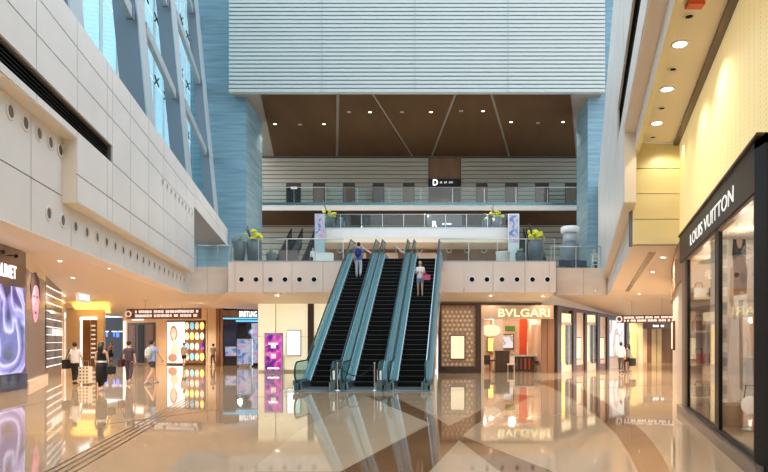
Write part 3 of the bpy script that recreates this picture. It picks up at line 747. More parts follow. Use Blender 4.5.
w = PXd(284, kd) - PXd(265, kd); h = PZ(333, kd)
MB().box(-w / 2, w / 2, -.12, .12, 0, h).build('casing', 'steel', K)
sc_ = MB().box(-w / 2 + .06, w / 2 - .1, -.15, -.12, .12, h - .1).build('screen', 'magenta', K)
for z0, x0, x1 in ((h - .62, -.28, .22), (.22, -.34, .3)): MB().box(x0, x1, -.16, -.15, z0, z0 + .07).build('print_line', 'letter_e', sc_)
for z0 in (.75, 1.3): MB().box(-.22, .2, -.158, -.15, z0, z0 + .36).box(-.15, .12, -.159, -.158, z0 + .05, z0 + .3, 1).build('print_block', ['magenta', 'offw'], sc_)

# jewellery shop
bs = empty('jewellery_shop_front', (0, SHD, 0)); tag(bs, 'jewellery shop front with lattice wall and lit BVLGARI sign right of the escalators', 'storefront')
def X(px, d=SHD): return PXd(px, d)
def lb_(x0, x1, y0, y1, z0, z1, name, m, parent=bs): return MB().box(x0, x1, y0, y1, z0, z1).build(name, m, parent)
zt = 3.82; zb = .0
lb_(X(438), X(441.5), -.15, .1, 0, zt, 'dark_frame', 'darkwood'); lb_(X(475.5), X(481), -.15, .1, 0, zt, 'dark_frame', 'darkwood')
lb_(X(438), X(481), -.18, .1, 0, .35, 'dark_plinth', 'darkwood')
lb_(X(438), X(541), -.16, .1, zt - .12, zt, 'top_frame', 'darkwood')
# lattice wall: backing + real star tiles
lw = lb_(X(441.5), X(475.5), 0, .1, .35, zt - .12, 'lattice_wall', 'lattice')
lt = MB(); st = .24
nx = int((X(475.5) - X(441.5)) / st); nz_ = int((zt - .5) / st)
for i in range(nx):
    for j in range(nz_):
        cx, cz = X(441.5) + .1 + st * (i + .5 * (j % 2)), .47 + st * j
        if X(451) < cx < X(466) and PZ(363, SHD) < cz < PZ(333, SHD): continue
        lt.extr([(cx + .095, -.0, cz), (cx, -.0, cz + .095), (cx - .095, -.0, cz), (cx, -.0, cz - .095)], (0, -.03, 0))
o = lt.build('star_tiles', 'peach', bs); o['kind'] = 'stuff'
ds_ = lb_(X(450), X(465), -.08, 0, PZ(359.5, SHD), PZ(335, SHD), 'display_frame', 'darkwood')
MB().box(X(450.8), X(464.2), -.1, -.08, PZ(358.5, SHD), PZ(336, SHD)).build('lit_display', 'glow', ds_)
# sign header
hd = lb_(X(481), X(553), -.2, .05, PZ(319, SHD), zt - .12, 'sign_header', 'headerp')
text('lettering', 'BVLGARI', 'letter_y', bs, (X(498), -.2), (X(549), -.2), PZ(317, SHD), .44, .03, bold=.01)
# shop interior
lb_(X(481), X(484), 0, 6, 0, 3.2, 'side_wall', 'peach'); lb_(X(541), X(545), 0, 6, 0, 3.2, 'side_wall', 'peach')
lb_(X(481) - 1, X(545) + 1, 6, 6.2, 0, 3.7, 'back_wall', 'peach')
lb_(X(481), X(545), 0, 6, 3.1, 3.3, 'inner_ceiling', 'soffit')
dp = lb_(X(541), X(554), -.12, .1, 0, PZ(319, SHD), 'door_panel', 'wood'); lb_(X(547), X(547.4), -.14, -.12, 0, PZ(319, SHD), 'panel_joint', 'darkwood')
for x, y, e_ in ((1.9, 35.0, 110), (3.6, 35, 110), (4.6, 37.5, 60), (2.6, 37.3, 80)): point(x, y, 2.95, e_ * .42, (1, .74, .55), .2)
def T(name, label, cat, loc, group=None): o = empty(name, loc); return tag(o, label, cat, group)
# furnishing
lampd = T('pendant_lamp', 'large glowing oval pendant lamp inside the jewellery shop', 'lamp', (X(491, 34.5), 34.5, 3.1))
MB().ball((0, 0, -.75), .55, .4, .33, 16, 10).build('lamp_shade', 'glow', lampd); MB().tube([(0, 0, -.42), (0, 0, 0)], .02, 6).build('cord', 'darkwood', lampd)
dk = T('display_desk', 'long dark display counter with white top inside the jewellery shop', 'counter', (X(520, 35), 35, 0))
MB().box(-1.35, .8, -.3, .3, .0, .85).build('cabinet', 'darkwood', dk); MB().box(-1.45, .9, -.35, .35, .85, .93).build('counter_top', 'white', dk)
for q in range(5): MB().box(-.5 + q * .24, -.4 + q * .24, -.32, -.3, .1, .75).build('drawer_edge', 'red' if q > 2 else 'wood', dk)
bd = T('side_table', 'small dark square table left of the shop counter', 'table', (X(488.5, 33.9), 33.9, 0))
MB().box(-.45, .45, -.3, .3, .62, .7).build('table_top', 'darkwood', bd)
for sx in (-.4, .36):
    for sy_ in (-.26, .22): MB().box(sx, sx + .05, sy_, sy_ + .05, 0, .62).build('leg', 'darkwood', bd)
pd = MB().box(-.4, .4, -.3, .3, 0, 1.15).box(-.43, .43, -.33, .33, 1.15, 1.2).build('display_plinth', 'darkwood'); pd.location = (X(502, 33.9), 33.9, 0); tag(pd, 'tall dark plinth at the shop entrance', 'plinth')
def frame(px0, px1, py0, py1, d, m, label, name='wall_panel', fm='darkwood'):
    o = MB().box(PXd(px0, d), PXd(px1, d), d - .04, d, PZ(py1, d), PZ(py0, d), 0).box(PXd(px0, d) + .06, PXd(px1, d) - .06, d - .06, d - .04, PZ(py1, d) + .06, PZ(py0, d) - .06, 1).build(name, [fm, m]); return tag(o, label, 'panel')
frame(487, 496, 337, 352, 38.9, 'glowy', 'yellow lit niche on the back wall of the jewellery shop')
frame(501, 514, 334, 349, 38.9, 'posterw', 'grey patterned picture on the back wall of the jewellery shop', 'picture')
frame(505, 515, 326, 331, 38.9, 'green', 'small green panel above the patterned picture', fm='green')
frame(525, 535, 340, 356, 38.9, 'glow', 'lit framed display on the right of the shop back wall')
rcn = MB().box(-.22, .22, -.15, .15, 0, 3.1).build('red_column', 'red'); rcn.location = (X(523, 36), 36, 0); tag(rcn, 'tall orange red column in the jewellery shop', 'column')
mc = MB().box(-.3, .3, -.1, .1, 0, 3.1).build('marble_column', 'white'); mc.location = (X(498, 37), 37, 0); tag(mc, 'pale marble column behind the lamp in the jewellery shop', 'column')
for k_, (px, pc) in enumerate(((486.5, 'cloth_dark'), (503, 'a'), (537, 'b'))):
    c = T('shop_chair', ('dark chair at the left edge of the shop opening', 'pale round-backed armchair before the counter', 'dark stool at the right edge of the shop opening')[k_], 'chair', (X(px, 33.6) if k_ != 1 else X(511, 33.45), 33.6 if k_ != 1 else 33.45, 0))
    mm = ('darkwood', 'peach', 'darkwood')[k_]
    MB().box(-.22, .22, -.2, .2, .42, .5).build('seat', mm, c); MB().box(-.22, .22, .16, .21, .5, (.95, .9, .62)[k_]).build('backrest', mm, c)
    for sx in (-.2, .17):
        for sy_ in (-.18, .16): MB().box(sx, sx + .03, sy_, sy_ + .03, 0, .42).build('leg', mm, c)

# curved row to the right of the shop
RP = [(X(554), 33.0, 3.72), (PXd(580, 35.6), 35.6, 3.60), (PXd(606, 37.8), 37.8, 3.42), (PXd(627, 40), 40, 3.22)]
def rowpt(px):                                  # point of the curved shop row under image column px
    rt = (px - PX) / F
    for (xa, ya, za), (xb, yb, zb_) in zip(RP, RP[1:]):
        den = (xb - xa) - rt * (yb - ya); t = (rt * ya - xa) / den
        if -1e-6 <= t <= 1.0001 or (xb, yb, zb_) == RP[-1]: return Vector((xa + (xb - xa) * t, ya + (yb - ya) * t, za + (zb_ - za) * t))
rs = empty('curved_shop_front', (0, 0, 0)); tag(rs, 'curved row of brown framed shop windows right of the jewellery shop', 'storefront')
def rowbox(px0, px1, z0, z1, o0, o1, name, m, parent=rs, topslope=False):
    A, B = rowpt(px0), rowpt(px1); t = (B - A).normalized(); n_ = Vector((t.y, -t.x, 0)).normalized()
    if z1 is None: za, zb_ = A.z, B.z
    else: za = zb_ = z1
    p = [A + n_ * o0, B + n_ * o0, B + n_ * o1, A + n_ * o1]
    vs = [(q.x, q.y, z0) for q in p] + [(p[0].x, p[0].y, za), (p[1].x, p[1].y, zb_), (p[2].x, p[2].y, zb_), (p[3].x, p[3].y, za)]
    return MB().add(vs, [(3, 2, 1, 0), (4, 5, 6, 7), (0, 1, 5, 4), (1, 2, 6, 5), (2, 3, 7, 6), (3, 0, 4, 7)]).build(name, m, parent)
def rz(px, py): return EYE + (H0 - py) / F * rowpt(px).y
for a, b in ((554, 558), (570, 573.2), (582, 584), (594.5, 597), (604.3, 606.3), (623.5, 626.5)):
    rowbox(a, b, 0, None, -.1, .22, 'dark_post', 'darkwood')
for a, b in ((554, 570), (570, 584), (584, 597), (597, 606), (606, 626)):
    A, B = rowpt(a), rowpt(b); rowbox(a, b, min(A.z, B.z) - .16, None, -.1, .2, 'top_frame', 'darkwood')
# window bays
for a, b, c in ((558, 570, 'glowy'), (584, 594.5, 'glow')):
    rowbox(a, b, rz(a, 322), rz(a, 313), 0, .06, 'transom_light', 'glow')
    rowbox(a, b, rz(a, 325), rz(a, 322), 0, .1, 'transom_bar', 'peach')
    rowbox(a, b, .5, rz(a, 325), -.06, -.02, 'window_back', 'onyx' if c == 'glow' else 'glowy')
    rowbox(a, b, 0, .5, 0, .1, 'window_plinth', 'peach')
    rowbox(b - (b - a) * .45, b - .6, .4, rz(a, 325), .04, .12, 'door_leaf', 'darkwood')
    rowbox(b - (b - a) * .27, b - (b - a) * .22, .4, rz(a, 325), .12, .13, 'lit_edge', 'peach')
for a, b, n0, n1 in ((573.2, 582, 574.6, 579), (597, 604.3, 598, 602)):
    rowbox(a, b, 0, rowpt(b).z, 0, .08, 'stone_bay', 'peach')
    rowbox(a, b, 0, .35, .08, .12, 'plinth', 'wood')
    nf = rowbox(n0 - .5, n1 + .5, rz(n0, 359.5), rz(n0, 337), .08, .12, 'niche_frame', 'wood')
    rowbox(n0, n1, rz(n0, 358.5), rz(n0, 338), .12, .13, 'lit_niche', 'glow', nf)
rowbox(606.3, 623.5, .0, rowpt(623.5).z, -.02, .04, 'stone_bay', 'peach')
pf = rowbox(607, 623, rz(610, 357), rz(610, 318), .04, .1, 'poster_frame', 'wood')
rowbox(607.6, 622.6, rz(610, 356.5), rz(610, 318.5), .1, .11, 'lit_poster', 'posterw', pf)
# window glass
for a, b in ((558, 570), (584, 594.5)): rowbox(a, b, .5, rz(a, 325), .16, .17, 'window_glass', 'shopglass')

# far right yellow walls and recessed shop
yd = 45
yw = struct('wall_yellow', MB().box(PXd(624, yd), PXd(637, yd), yd, yd + .4, 0, 3.24), 'onyxw', 'yellow lit wall end at the right passage')
for a, b in ((637, 643),):
    MB().box(PXd(a, yd + .3), PXd(b, yd + .3), yd + .3, yd + .6, 0, 3.24).build('pale_pier', 'soffit', yw)
spot(PXd(630, yd), yd - 1.2, 3.1, 190, 120, (1, .78, .35), aim=(PXd(630, yd), yd, 1.5))
ys = empty('far_shop_front', (0, 49, 0)); tag(ys, 'far recessed shop front with yellow doors at the right passage', 'storefront')
d_ = 49
MB().box(PXd(643, d_), PXd(676, d_), 0, .1, 2.75, 3.24).build('sign_header', 'taupe', ys)
bars(ys, PXd(653, d_), PXd(664, d_), 0, 2.98, .2, seed=9, m='letter_e')
MB().box(PXd(643, d_), PXd(647, d_), 0, .1, 0, 2.75).build('frame', 'peach', ys)
MB().box(PXd(647, d_), PXd(652, d_), .1, .2, 0, 2.75).build('display', 'wood', ys)
MB().box(PXd(652, d_), PXd(662, d_), .1, .2, 0, 2.75).build('yellow_door', 'onyxw', ys)
MB().box(PXd(656.8, d_), PXd(657.2, d_), .06, .1, 0, 2.7).build('door_joint', 'wood', ys)
MB().box(PXd(662, d_), PXd(676, d_), .1, .2, 0, 2.75).build('display', 'wood', ys)
MB().box(PXd(640, d_), PXd(700, d_), 3, 3.1, 0, 3.2).build('back_panel', 'peach', ys)
bw = struct('wall_back_right', MB().box(10, 30, 54, 54.3, 0, 3.3), 'peach', 'back wall of the right passage')

# ================================================================= RIGHT SHOP (big black framed windows)
LA, LKK = 2.08, .247
lv = empty('right_shop_front', (0, 0, 0)); tag(lv, 'black framed luxury shop front with LOUIS VUITTON letters on the right', 'storefront')
def lvb(d0, d1, z0, z1, o0, o1, name, m, parent=lv): return MB().prism(wq(LA, LKK, d0, d1, o0, o1), z0, z1).build(name, m, parent)
hdr = lvb(7.72, 14.9, 3.68, 4.32, -.06, .12, 'sign_band', 'black')
lvb(7.5, 14.9, 4.32, 4.36, -.1, .2, 'top_edge', 'darkwood')
lvb(7.72, 7.92, .18, 3.68, -.03, .04, 'black_frame', 'black'); lvb(10.22, 10.56, .18, 3.68, -.03, .04, 'black_frame', 'black'); lvb(13.8, 14.15, .18, 3.68, -.03, .04, 'black_frame', 'black')
lvb(14.2, 14.9, .18, 3.68, 0, .12, 'wood_return', 'wood')
for a, b in ((7.92, 10.22), (10.56, 13.8)):
    lvb(a, b, .18, .24, -.03, .04, 'bottom_frame', 'black'); lvb(a, b, 3.62, 3.68, -.03, .04, 'window_head', 'wood')
    lvb(a, b, .24, 3.62, .0, .01, 'window_glass', 'shopglass')
lvb(7.5, 15, 0, .18, -.12, .2, 'stone_plinth', 'taupe')
text('lettering', 'LOUIS VUITTON', 'letter_s', lv, (LA + LKK * 13.15 - .06, 13.15), (LA + LKK * 8.95 - .06, 8.95), 3.83, .25, .008)
# end pier facing the camera
MB().box(LA + LKK * 7.72 - .06, LA + LKK * 7.72 + .12, 7.45, 7.74, 0, 4.34).build('end_pier', 'black', lv)
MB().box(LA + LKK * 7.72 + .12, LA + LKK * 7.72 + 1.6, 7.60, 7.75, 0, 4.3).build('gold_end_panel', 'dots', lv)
MB().box(LA + LKK * 7.72 - .06, LA + LKK * 7.72 + 1.6, 7.45, 7.75, 4.22, 4.34).build('end_top', 'black', lv)
# interior
lvb(7.8, 15, .1, .2, .12, 2.0, 'window_floor', 'wood'); lvb(7.8, 15, 3.7, 3.8, .12, 2.0, 'inner_ceiling', 'beige')
lvb(7.8, 14.8, .2, 3.7, 2.0, 2.1, 'back_wall', 'wood')
PD = 11.5
MB().box(LA + LKK * PD + .14, LA + LKK * PD + 2.0, PD + .06, PD + .16, .2, 3.7).build('partition', 'backdrop', lv)
MB().box(LA + LKK * 14.8 + .14, LA + LKK * 14.8 + 2.0, 14.8, 14.9, .2, 3.7).build('partition', 'peach', lv)
# printed picture of a figure in a long pale dress on the near partition
ps_ = empty('window_poster', (0, 0, 0)); tag(ps_, 'poster of a dark haired figure in pale dress in the near right shop window', 'poster')
MB().box(PXd(714, PD), PXd(768, PD), PD, PD + .05, .22, 3.66).build('poster_sheet', 'backdrop', ps_)
M['p_hair'] = mat('print_dark_hair', (.02, .012, .01), .7); M['p_skin'] = mat('print_skin', (.55, .36, .27), .5)
M['p_dress'] = mat('print_pale_dress', (.85, .84, .82), .5, emit=(1, 1, 1), es=.15); M['p_brown'] = mat('print_brown', (.16, .07, .04), .6); M['p_grey'] = mat('print_grey', (.45, .47, .50), .5)
def pr(pts, o, name, m): MB().extr([(PXd(x, PD), PD - o, PZ(y, PD)) for x, y in pts], (0, -.006, 0)).build(name, m, ps_)
def pe(cx, cy, rx, ry, o, name, m, n=16): pr([(cx + rx * math.cos(2 * PI * i / n), cy + ry * math.sin(2 * PI * i / n)) for i in range(n)], o, name, m)
for y in range(245, 440, 14): pr([(719, y), (727, y), (727, y + 9), (719, y + 9)], .006, 'print_shelf', 'p_dress' if y % 28 < 14 else 'p_grey')
pr([(733, 238), (737, 229), (742, 228), (745, 236), (746, 254), (744, 270), (735, 272), (732, 256)], .006, 'print_hair', 'p_hair')
pe(739, 241, 3, 8, .014, 'print_face', 'p_skin')
pr([(733, 262), (738, 256), (744, 258), (747, 270), (746, 296), (733, 298), (731, 276)], .014, 'print_top', 'p_brown')
pr([(730, 268), (733, 266), (733, 300), (736, 318), (733, 320), (729, 300)], .02, 'print_arm', 'p_skin')
pr([(733, 296), (746, 294), (750, 340), (753, 392), (749, 408), (740, 398), (733, 404), (727, 372), (730, 330)], .02, 'print_dress', 'p_dress')
pr([(738, 300), (742, 300), (742, 392), (739, 388)], .026, 'print_fold', 'p_grey')
pe(742, 278, 3.2, 6, .026, 'print_bag', 'p_hair')
for q in range(4):
    z0 = .35 + q * .8
    MB().box(LA + LKK * 14.6 + .16, LA + LKK * 14.6 + 1.6, 14.4, 14.8, z0, z0 + .05).build('shelf', 'onyxw', lv)
for q in range(4):
    for r_ in range(2):
        xx = LA + LKK * 14.6 + .36 + r_ * .42; z0 = .40 + q * .8
        B = T('handbag', 'handbag in the far window of the right shop, %s shelf, on the %s' % (('lowest', 'second', 'third', 'top')[q], ('left', 'right')[r_]), 'bag', (xx, 14.58, z0), 'handbags on the window shelves')
        MB().prism([(-.15, -.07), (.15, -.07), (.15, .07), (-.15, .07)], 0, .24).build('bag_body', ('darkwood', 'red', 'wood', 'white')[(q + r_) % 4], B)
        MB().tube([(-.1, 0, .24), (-.07, 0, .36), (.07, 0, .36), (.1, 0, .24)], .012, 5).build('handle', 'darkwood', B)
for d0, e_ in ((8.9, 40), (10.4, 60), (12.4, 45), (13.9, 50)): point(LA + LKK * d0 + .5, d0, 3.3, e_ * .5, (1, .86, .68), .12)
HB = T('handbag', 'round pale handbag on a low stand in the near window of the right shop', 'bag', (LA + LKK * 10.4 + .55, 10.4, .2))
MB().lathe([(.12, 0), (.12, .03), (.02, .05), (.02, .28)], n=12).build('stand', 'steel', HB); MB().ball((0, 0, .44), .16, .07, .16).build('bag_body', 'offw', HB)
MB().tube([(-.1, 0, .56), (-.07, 0, .78), (.07, 0, .78), (.1, 0, .56)], .012, 5).build('handle', 'darkwood', HB)
CB = T('display_stool', 'low brown display stool on the floor of the near shop window', 'stool', (LA + LKK * 10.9 + .36, 10.9, .2))
MB().lathe([(.18, 0), (.18, .35), (.20, .38), (.20, .42)], n=16).build('stool_body', 'wood', CB)
# curved wooden corner going back
cp = [(5.76, 14.9), (6.25, 16.6), (7.0, 18.8), (7.9, 21.4), (9.2, 25.0), (9.9, 26.2), (11.2, 26.8), (13, 27)]
cw = MB(); cw2 = MB(); cw3 = MB()
inner = [(x + .4, y - .1) for x, y in cp]
cw2 = MB().prism(cp + [(13, 15)], 3.3, 4.34); cw.prism([(x + .08, y) for x, y in cp] + [(13, 15)], 0, 3.3)
ccw = struct('wall_right_curved', cw, 'peach', 'curved peach wall with brown header beyond the right shop')
cw2.build('curved_header', 'wood', ccw)
sc2 = MB().box(-.08, .0, -.25, .25, 0, .95, 0).box(-.11, -.08, -.2, .2, .05, .9, 1).build('wall_light_panel', ['darkwood', 'glow']); sc2.location = (7.35, 19.6, 1.45); sc2.rotation_euler.z = -.33
tag(sc2, 'narrow lit panel on the curved peach wall at the right', 'wall light')
MB().prism([(4.9, 2), (7.9, 14.6), (14, 14.6), (14, 2)], 4.36, 4.4)

# ================================================================= LEFT SHOPS
s0, s1, s2_, s3 = (-12.4, 10.0), (-15.76, 22.3), (-18.4, 27.3), (-20.6, 31.8)
def seg(A, B, t0, t1, z0, z1, o0, o1, name, m, parent, zt1=None):
    A = Vector(A); B = Vector(B); t = (B - A).normalized(); n_ = Vector((t.y, -t.x))
    a, b = A.lerp(B, t0), A.lerp(B, t1)
    p = [a + n_ * o0, b + n_ * o0, b + n_ * o1, a + n_ * o1]
    return MB().prism([tuple(q) for q in p], z0, z1).build(name, m, parent)
cs = empty('taupe_shop_front', (0, 0, 0)); tag(cs, 'taupe shop front with white CHAUMET letters and a large violet screen at the left', 'storefront')
seg(s0, s1, 0, 1, 0, 5.1, -.3, 0, 'taupe_wall', 'taupe', cs)
seg(s0, s1, 0, 1, 0, .55, 0, .05, 'polished_base', 'navy', cs)
scr = seg(s0, s1, .45, .955, .62, 3.65, 0, .18, 'screen', 'screen', cs)
A_, B_ = Vector(s0), Vector(s1)
tl, tr_ = A_.lerp(B_, .55), A_.lerp(B_, .92)
text('lettering', 'CHAUMET', 'letter_e', cs, tuple(tl), tuple(tr_), 4.0, .48, .06, bold=.01) if False else None
dirn = (B_ - A_).normalized(); nn = Vector((dirn.y, -dirn.x))
o = text('lettering', 'CHAUMET', 'letter_e', cs, tuple(A_.lerp(B_, .765) + nn * .02), tuple(A_.lerp(B_, .93) + nn * .02), 3.95, .46, .012, bold=.01)
for k_, t in enumerate((.72, .80, .88)): 
    c = A_.lerp(B_, t) + nn * .12
    sp_ = MB().tube([(c.x - nn.x * .12, c.y - nn.y * .12, 4.72), (c.x + nn.x * .15, c.y + nn.y * .15, 4.72)], .02, 6).lathe([(.06, 0), (.06, .12)], (c.x + nn.x * .15, c.y + nn.y * .15, 4.64), 10).build('sign_spot', 'black', cs)
# portrait panel
pp = empty('portrait_panel', (0, 0, 0)); tag(pp, 'tall dark panel with a pink lit portrait between the taupe shop and the striped facade', 'panel')
seg(s1, s2_, 0, .98, .25, 4.45, -.1, 0, 'dark_board', 'taupe', pp)
seg(s1, s2_, 0, 1, 0, .25, -.12, .1, 'plinth', 'cream', pp)
seg(s1, s2_, 0, 1, 4.45, 5.05, -.12, .0, 'header', 'beige', pp)
A_, B_ = Vector(s1), Vector(s2_); u = (B_ - A_).normalized(); nn2 = Vector((u.y, -u.x)); cc = A_.lerp(B_, .42)
def onpan(du, z, o): return (cc.x + u.x * du + nn2.x * o, cc.y + u.y * du + nn2.y * o, z)
M['pink'] = mat('pink_print', (.45, .12, .2), .5, emit=(.75, .25, .38), es=.75, noise=((2, 2, 2), (.75, .30, .42), .3, .7))
M['pinkd'] = mat('dark_print', (.03, .015, .02), .5)
face = [(.0 + 1.15 * math.cos(t) * (1 if math.sin(t) > -.2 else .78), 3.4 + .9 * math.sin(t)) for t in [2 * PI * i / 28 for i in range(28)]]
MB().extr([onpan(a_, z_, .004) for a_, z_ in face], (nn2.x * .01, nn2.y * .01, 0)).build('portrait_face', 'pink', pp)
hairp = [(-.75, 3.0), (-.95, 3.6), (-.6, 4.1), (.1, 4.2), (.7, 3.95), (.85, 3.4), (.75, 3.1), (.6, 3.55), (.2, 3.7), (-.35, 3.6), (-.6, 3.3)]
MB().extr([onpan(a_ * 1.45, z_ + .35, .018) for a_, z_ in hairp], (nn2.x * .01, nn2.y * .01, 0)).build('portrait_hair', 'pinkd', pp)
for a_, w_, z_, h_ in ((-.32, .16, 3.15, .045), (.25, .16, 3.15, .045), (-.03, .05, 2.85, .04), (-.02, .2, 2.5, .06)):
    MB().extr([onpan(a_ * 1.4 + w_ * 1.4 * math.cos(t), z_ + .4 + h_ * math.sin(t), .02) for t in [2 * PI * i / 10 for i in range(10)]], (nn2.x * .01, nn2.y * .01, 0)).build('portrait_feature', 'pinkd', pp)
# striped facade, curving away
sf = empty('striped_shop_front', (0, 0, 0)); tag(sf, 'dark shop facade with bright horizontal light lines at the left', 'storefront')
curve = [Vector(s2_), Vector((-19.5, 29.5)), Vector(s3), Vector((-21.6, 33.6)), Vector((-23.2, 35.4)), Vector((-25.5, 36.8))]
for i, (a, b) in enumerate(zip(curve, curve[1:])):
    seg(a, b, 0, 1, 0, zl(min(a.y, 33)) , -.3, 0, 'facade_wall', 'taupe' if i < 2 else 'peach', sf)
    if i < 2: seg(a, b, 0, 1, .5, 3.4, 0, .03, 'dark_window', 'dark', sf)
for q in range(11):
    z0 = .55 + q * .37
    for i, (a, b) in enumerate(zip(curve, curve[1:])):
        if i > 1 and q < 9: continue
        if i > 3: continue
        seg(a, b, 0, 1, z0, z0 + .022, .03, .06, 'light_line', 'white_e', sf)
a, b = curve[2], curve[4]
text('lettering', 'Bvenilyn', 'letter_e', sf, (-19.3, 31.0), (-20.9, 34.0), 3.75, .45, .06, bold=.02) if False else None
sgn = T('projecting_sign', 'white lit sign with dark lettering at the curved end of the striped facade', 'sign', (0, 0, 0))
pA, pB = Vector((PXd(77, 32.6), 32.6)), Vector((PXd(89, 34.2), 34.2))
seg(pA, pB, 0, 1, PZ(302, 33), PZ(292, 33), -.06, .06, 'sign_face', 'offw', sgn); 
u_ = (pB - pA); 
for q in range(6):
    seg(pA, pB, .08 + q * .15, .17 + q * .15, PZ(299, 33), PZ(295, 33), .06, .08, 'letter_stroke', 'letter_e', sgn)
seg(pA, pB, -.02, 1.0, PZ(292, 33) , zl(33) + .02, -.03, .03, 'hanger', 'steel', sgn)
s5 = T('window_sign', 'white lit lettering on the dark window of the striped facade', 'sign', (0, 0, 0))
[seg(s2_, s3, t0, t0 + .055 + .02 * (i % 2), 2.0 + .04 * (i % 3), 2.34, .08, .10, 'sign_stroke', 'letter_s', s5) for i, t0 in enumerate((.25, .34, .44, .52, .62, .71, .80, .88))]
seg(s2_, s3, .1, .95, 3.05, 3.2, .08, .10, 'upper_sign_bar', 'white', s5)
# passage beyond
pl = struct('wall_passage_left', MB().box(PXd(66, 44), PXd(103, 44) , 44, 44.3, 0, 4.12).box(-36, -30, 34, 44, 0, 4.4), 'peach', 'peach wall of the left passage')
ps = empty('passage_display_window', (0, 44, 0)); tag(ps, 'white framed display window with small shelves in the left passage', 'display window')
MB().box(PXd(81, 44), PXd(83, 44), -.1, 0, 0, 3.4).box(PXd(81, 44), PXd(97, 44), -.1, 0, 3.3, 3.5).build('lit_frame', 'white_e', ps)
MB().box(PXd(83, 44), PXd(90, 44), -.06, 0, 0, 3.3).build('dark_glass', 'wood', ps)
MB().box(PXd(91, 44), PXd(97, 44), -.06, 0, 0, 3.3).build('dark_glass', 'wood', ps)
for q in range(8): MB().box(PXd(92, 44), PXd(96, 44), -.12, -.06, .5 + q * .33, .62 + q * .33).build('shelf_item', 'offw', ps)
fw = empty('blue_sign_shop_front', (0, 60, 0)); tag(fw, 'dark far shop front with a blue lit sign at the end of the left passage', 'storefront')
MB().box(PXd(103, 60), PXd(126, 60), 0, .2, 0, 4.1).build('dark_front', 'dark', fw)
text('lettering', 'Swatches', 'blue_e', fw, (PXd(106, 60), 0), (PXd(122, 60), 0), 2.1, .8, .1, bold=.03) if False else bars(fw, PXd(106, 60), PXd(122, 60), 0, PZ(334.5, 60), .55, 'blue_e', 3)
bars(fw, PXd(105, 60), PXd(124, 60), 0, PZ(331.5, 60), .12, 'white_e', 5, name='light_line')
struct('wall_passage_end', MB().box(-60, -20, 62, 62.3, 0, 4.2), 'peach', 'end wall of the left passage')
cv = MB().prism([(PXd(70, 38), 38.2), (PXd(124, 40), 38.2), (PXd(124, 52), 50), (PXd(92, 52), 50)], 4.06, 4.09).build('cove_light', 'glowy'); tag(cv, 'yellow glowing cove in the ceiling of the left passage', 'ceiling light')

# poster shop: curved corner front
pf_ = empty('poster_shop_front', (0, 0, 0)); tag(pf_, 'peach shop front with rounded corner, dark door and bright posters in the left background', 'storefront')
A, B, Cc = Vector((PXd(124, 47), 47)), Vector((PXd(160, 45), 45)), Vector((PXd(207, 43.5), 43.5))
seg(A, B, 0, 1, 0, 4.12, -.3, 0, 'wall_face', 'peach', pf_); seg(B, Cc, 0, 1, 0, 4.12, -.3, 0, 'wall_face', 'peach', pf_)
seg(A, A + Vector((-.3, 6)), 0, 1, 0, 4.12, -.1, .1, 'return_wall', 'peach', pf_)
seg(A, B, 0, .06, 0, 3.3, 0, .05, 'lit_edge', 'white_e', pf_)
seg(A, B, .12, .88, .05, 3.15, 0, .05, 'dark_frame', 'darkwood', pf_)
seg(A, B, .16, .34, .08, 3.0, .05, .07, 'display', 'wood', pf_); seg(A, B, .42, .58, .08, 3.0, .05, .07, 'door_leaf', 'black', pf_); seg(A, B, .64, .84, .08, 3.0, .05, .07, 'display', 'wood', pf_)
seg(A, B, .25, .55, 3.35, 3.8, .0, .06, 'lit_sign', 'white_e', pf_)
seg(B, Cc, .16, .97, .0, 3.25, 0, .06, 'dark_frame', 'darkwood', pf_)
po = seg(B, Cc, .18, .55, .12, 3.15, .06, .1, 'tall_poster', 'white_e', pf_)
cells = seg(B, Cc, .57, .95, .12, 3.15, .06, .1, 'display_case', 'wood', pf_)
uB = (Cc - B).normalized(); nB = Vector((uB.y, -uB.x)); LB = (Cc - B).length
def onB(t, z, o): q = B + uB * (t * LB) + nB * o; return (q.x, q.y, z)
M['lady'] = mat('poster_print', (.45, .25, .18), .5, emit=(.55, .32, .22), es=.5)
def ell(t, z, w, h, o, name, m, par, n=14):
    MB().extr([onB(t + w * math.cos(a_) / LB, z + h * math.sin(a_), o) for a_ in [2 * PI * i / n for i in range(n)]], (nB.x * .01, nB.y * .01, 0)).build(name, m, par)
M['lskin'] = mat('poster_skin', (.8, .6, .5), .5, emit=(.95, .68, .56), es=.55)
ell(.32, 2.3, .36, .62, .1, 'print_hair', 'lady', po); ell(.32, 2.3, .23, .42, .112, 'print_face', 'lskin', po)
ell(.33, 1.55, .12, .4, .106, 'print_neck', 'lskin', po); ell(.34, 1.1, .42, .42, .104, 'print_shoulders', 'lskin', po); ell(.30, .5, .45, .32, .108, 'print_dress', 'lady', po)
cols = ['offw', 'offw', 'offw', 'cyan_e', 'letter_y', 'magenta', 'offw', 'glowy', 'cyan_e', 'glowy', 'letter_y', 'offw']
for r in range(4):
    for c_ in range(4):
        ell(.605 + c_ * .105, 2.85 - r * .75, .19, .28, .1, 'display_item', cols[(r * 4 + c_ * 3) % 12], cells, 10)
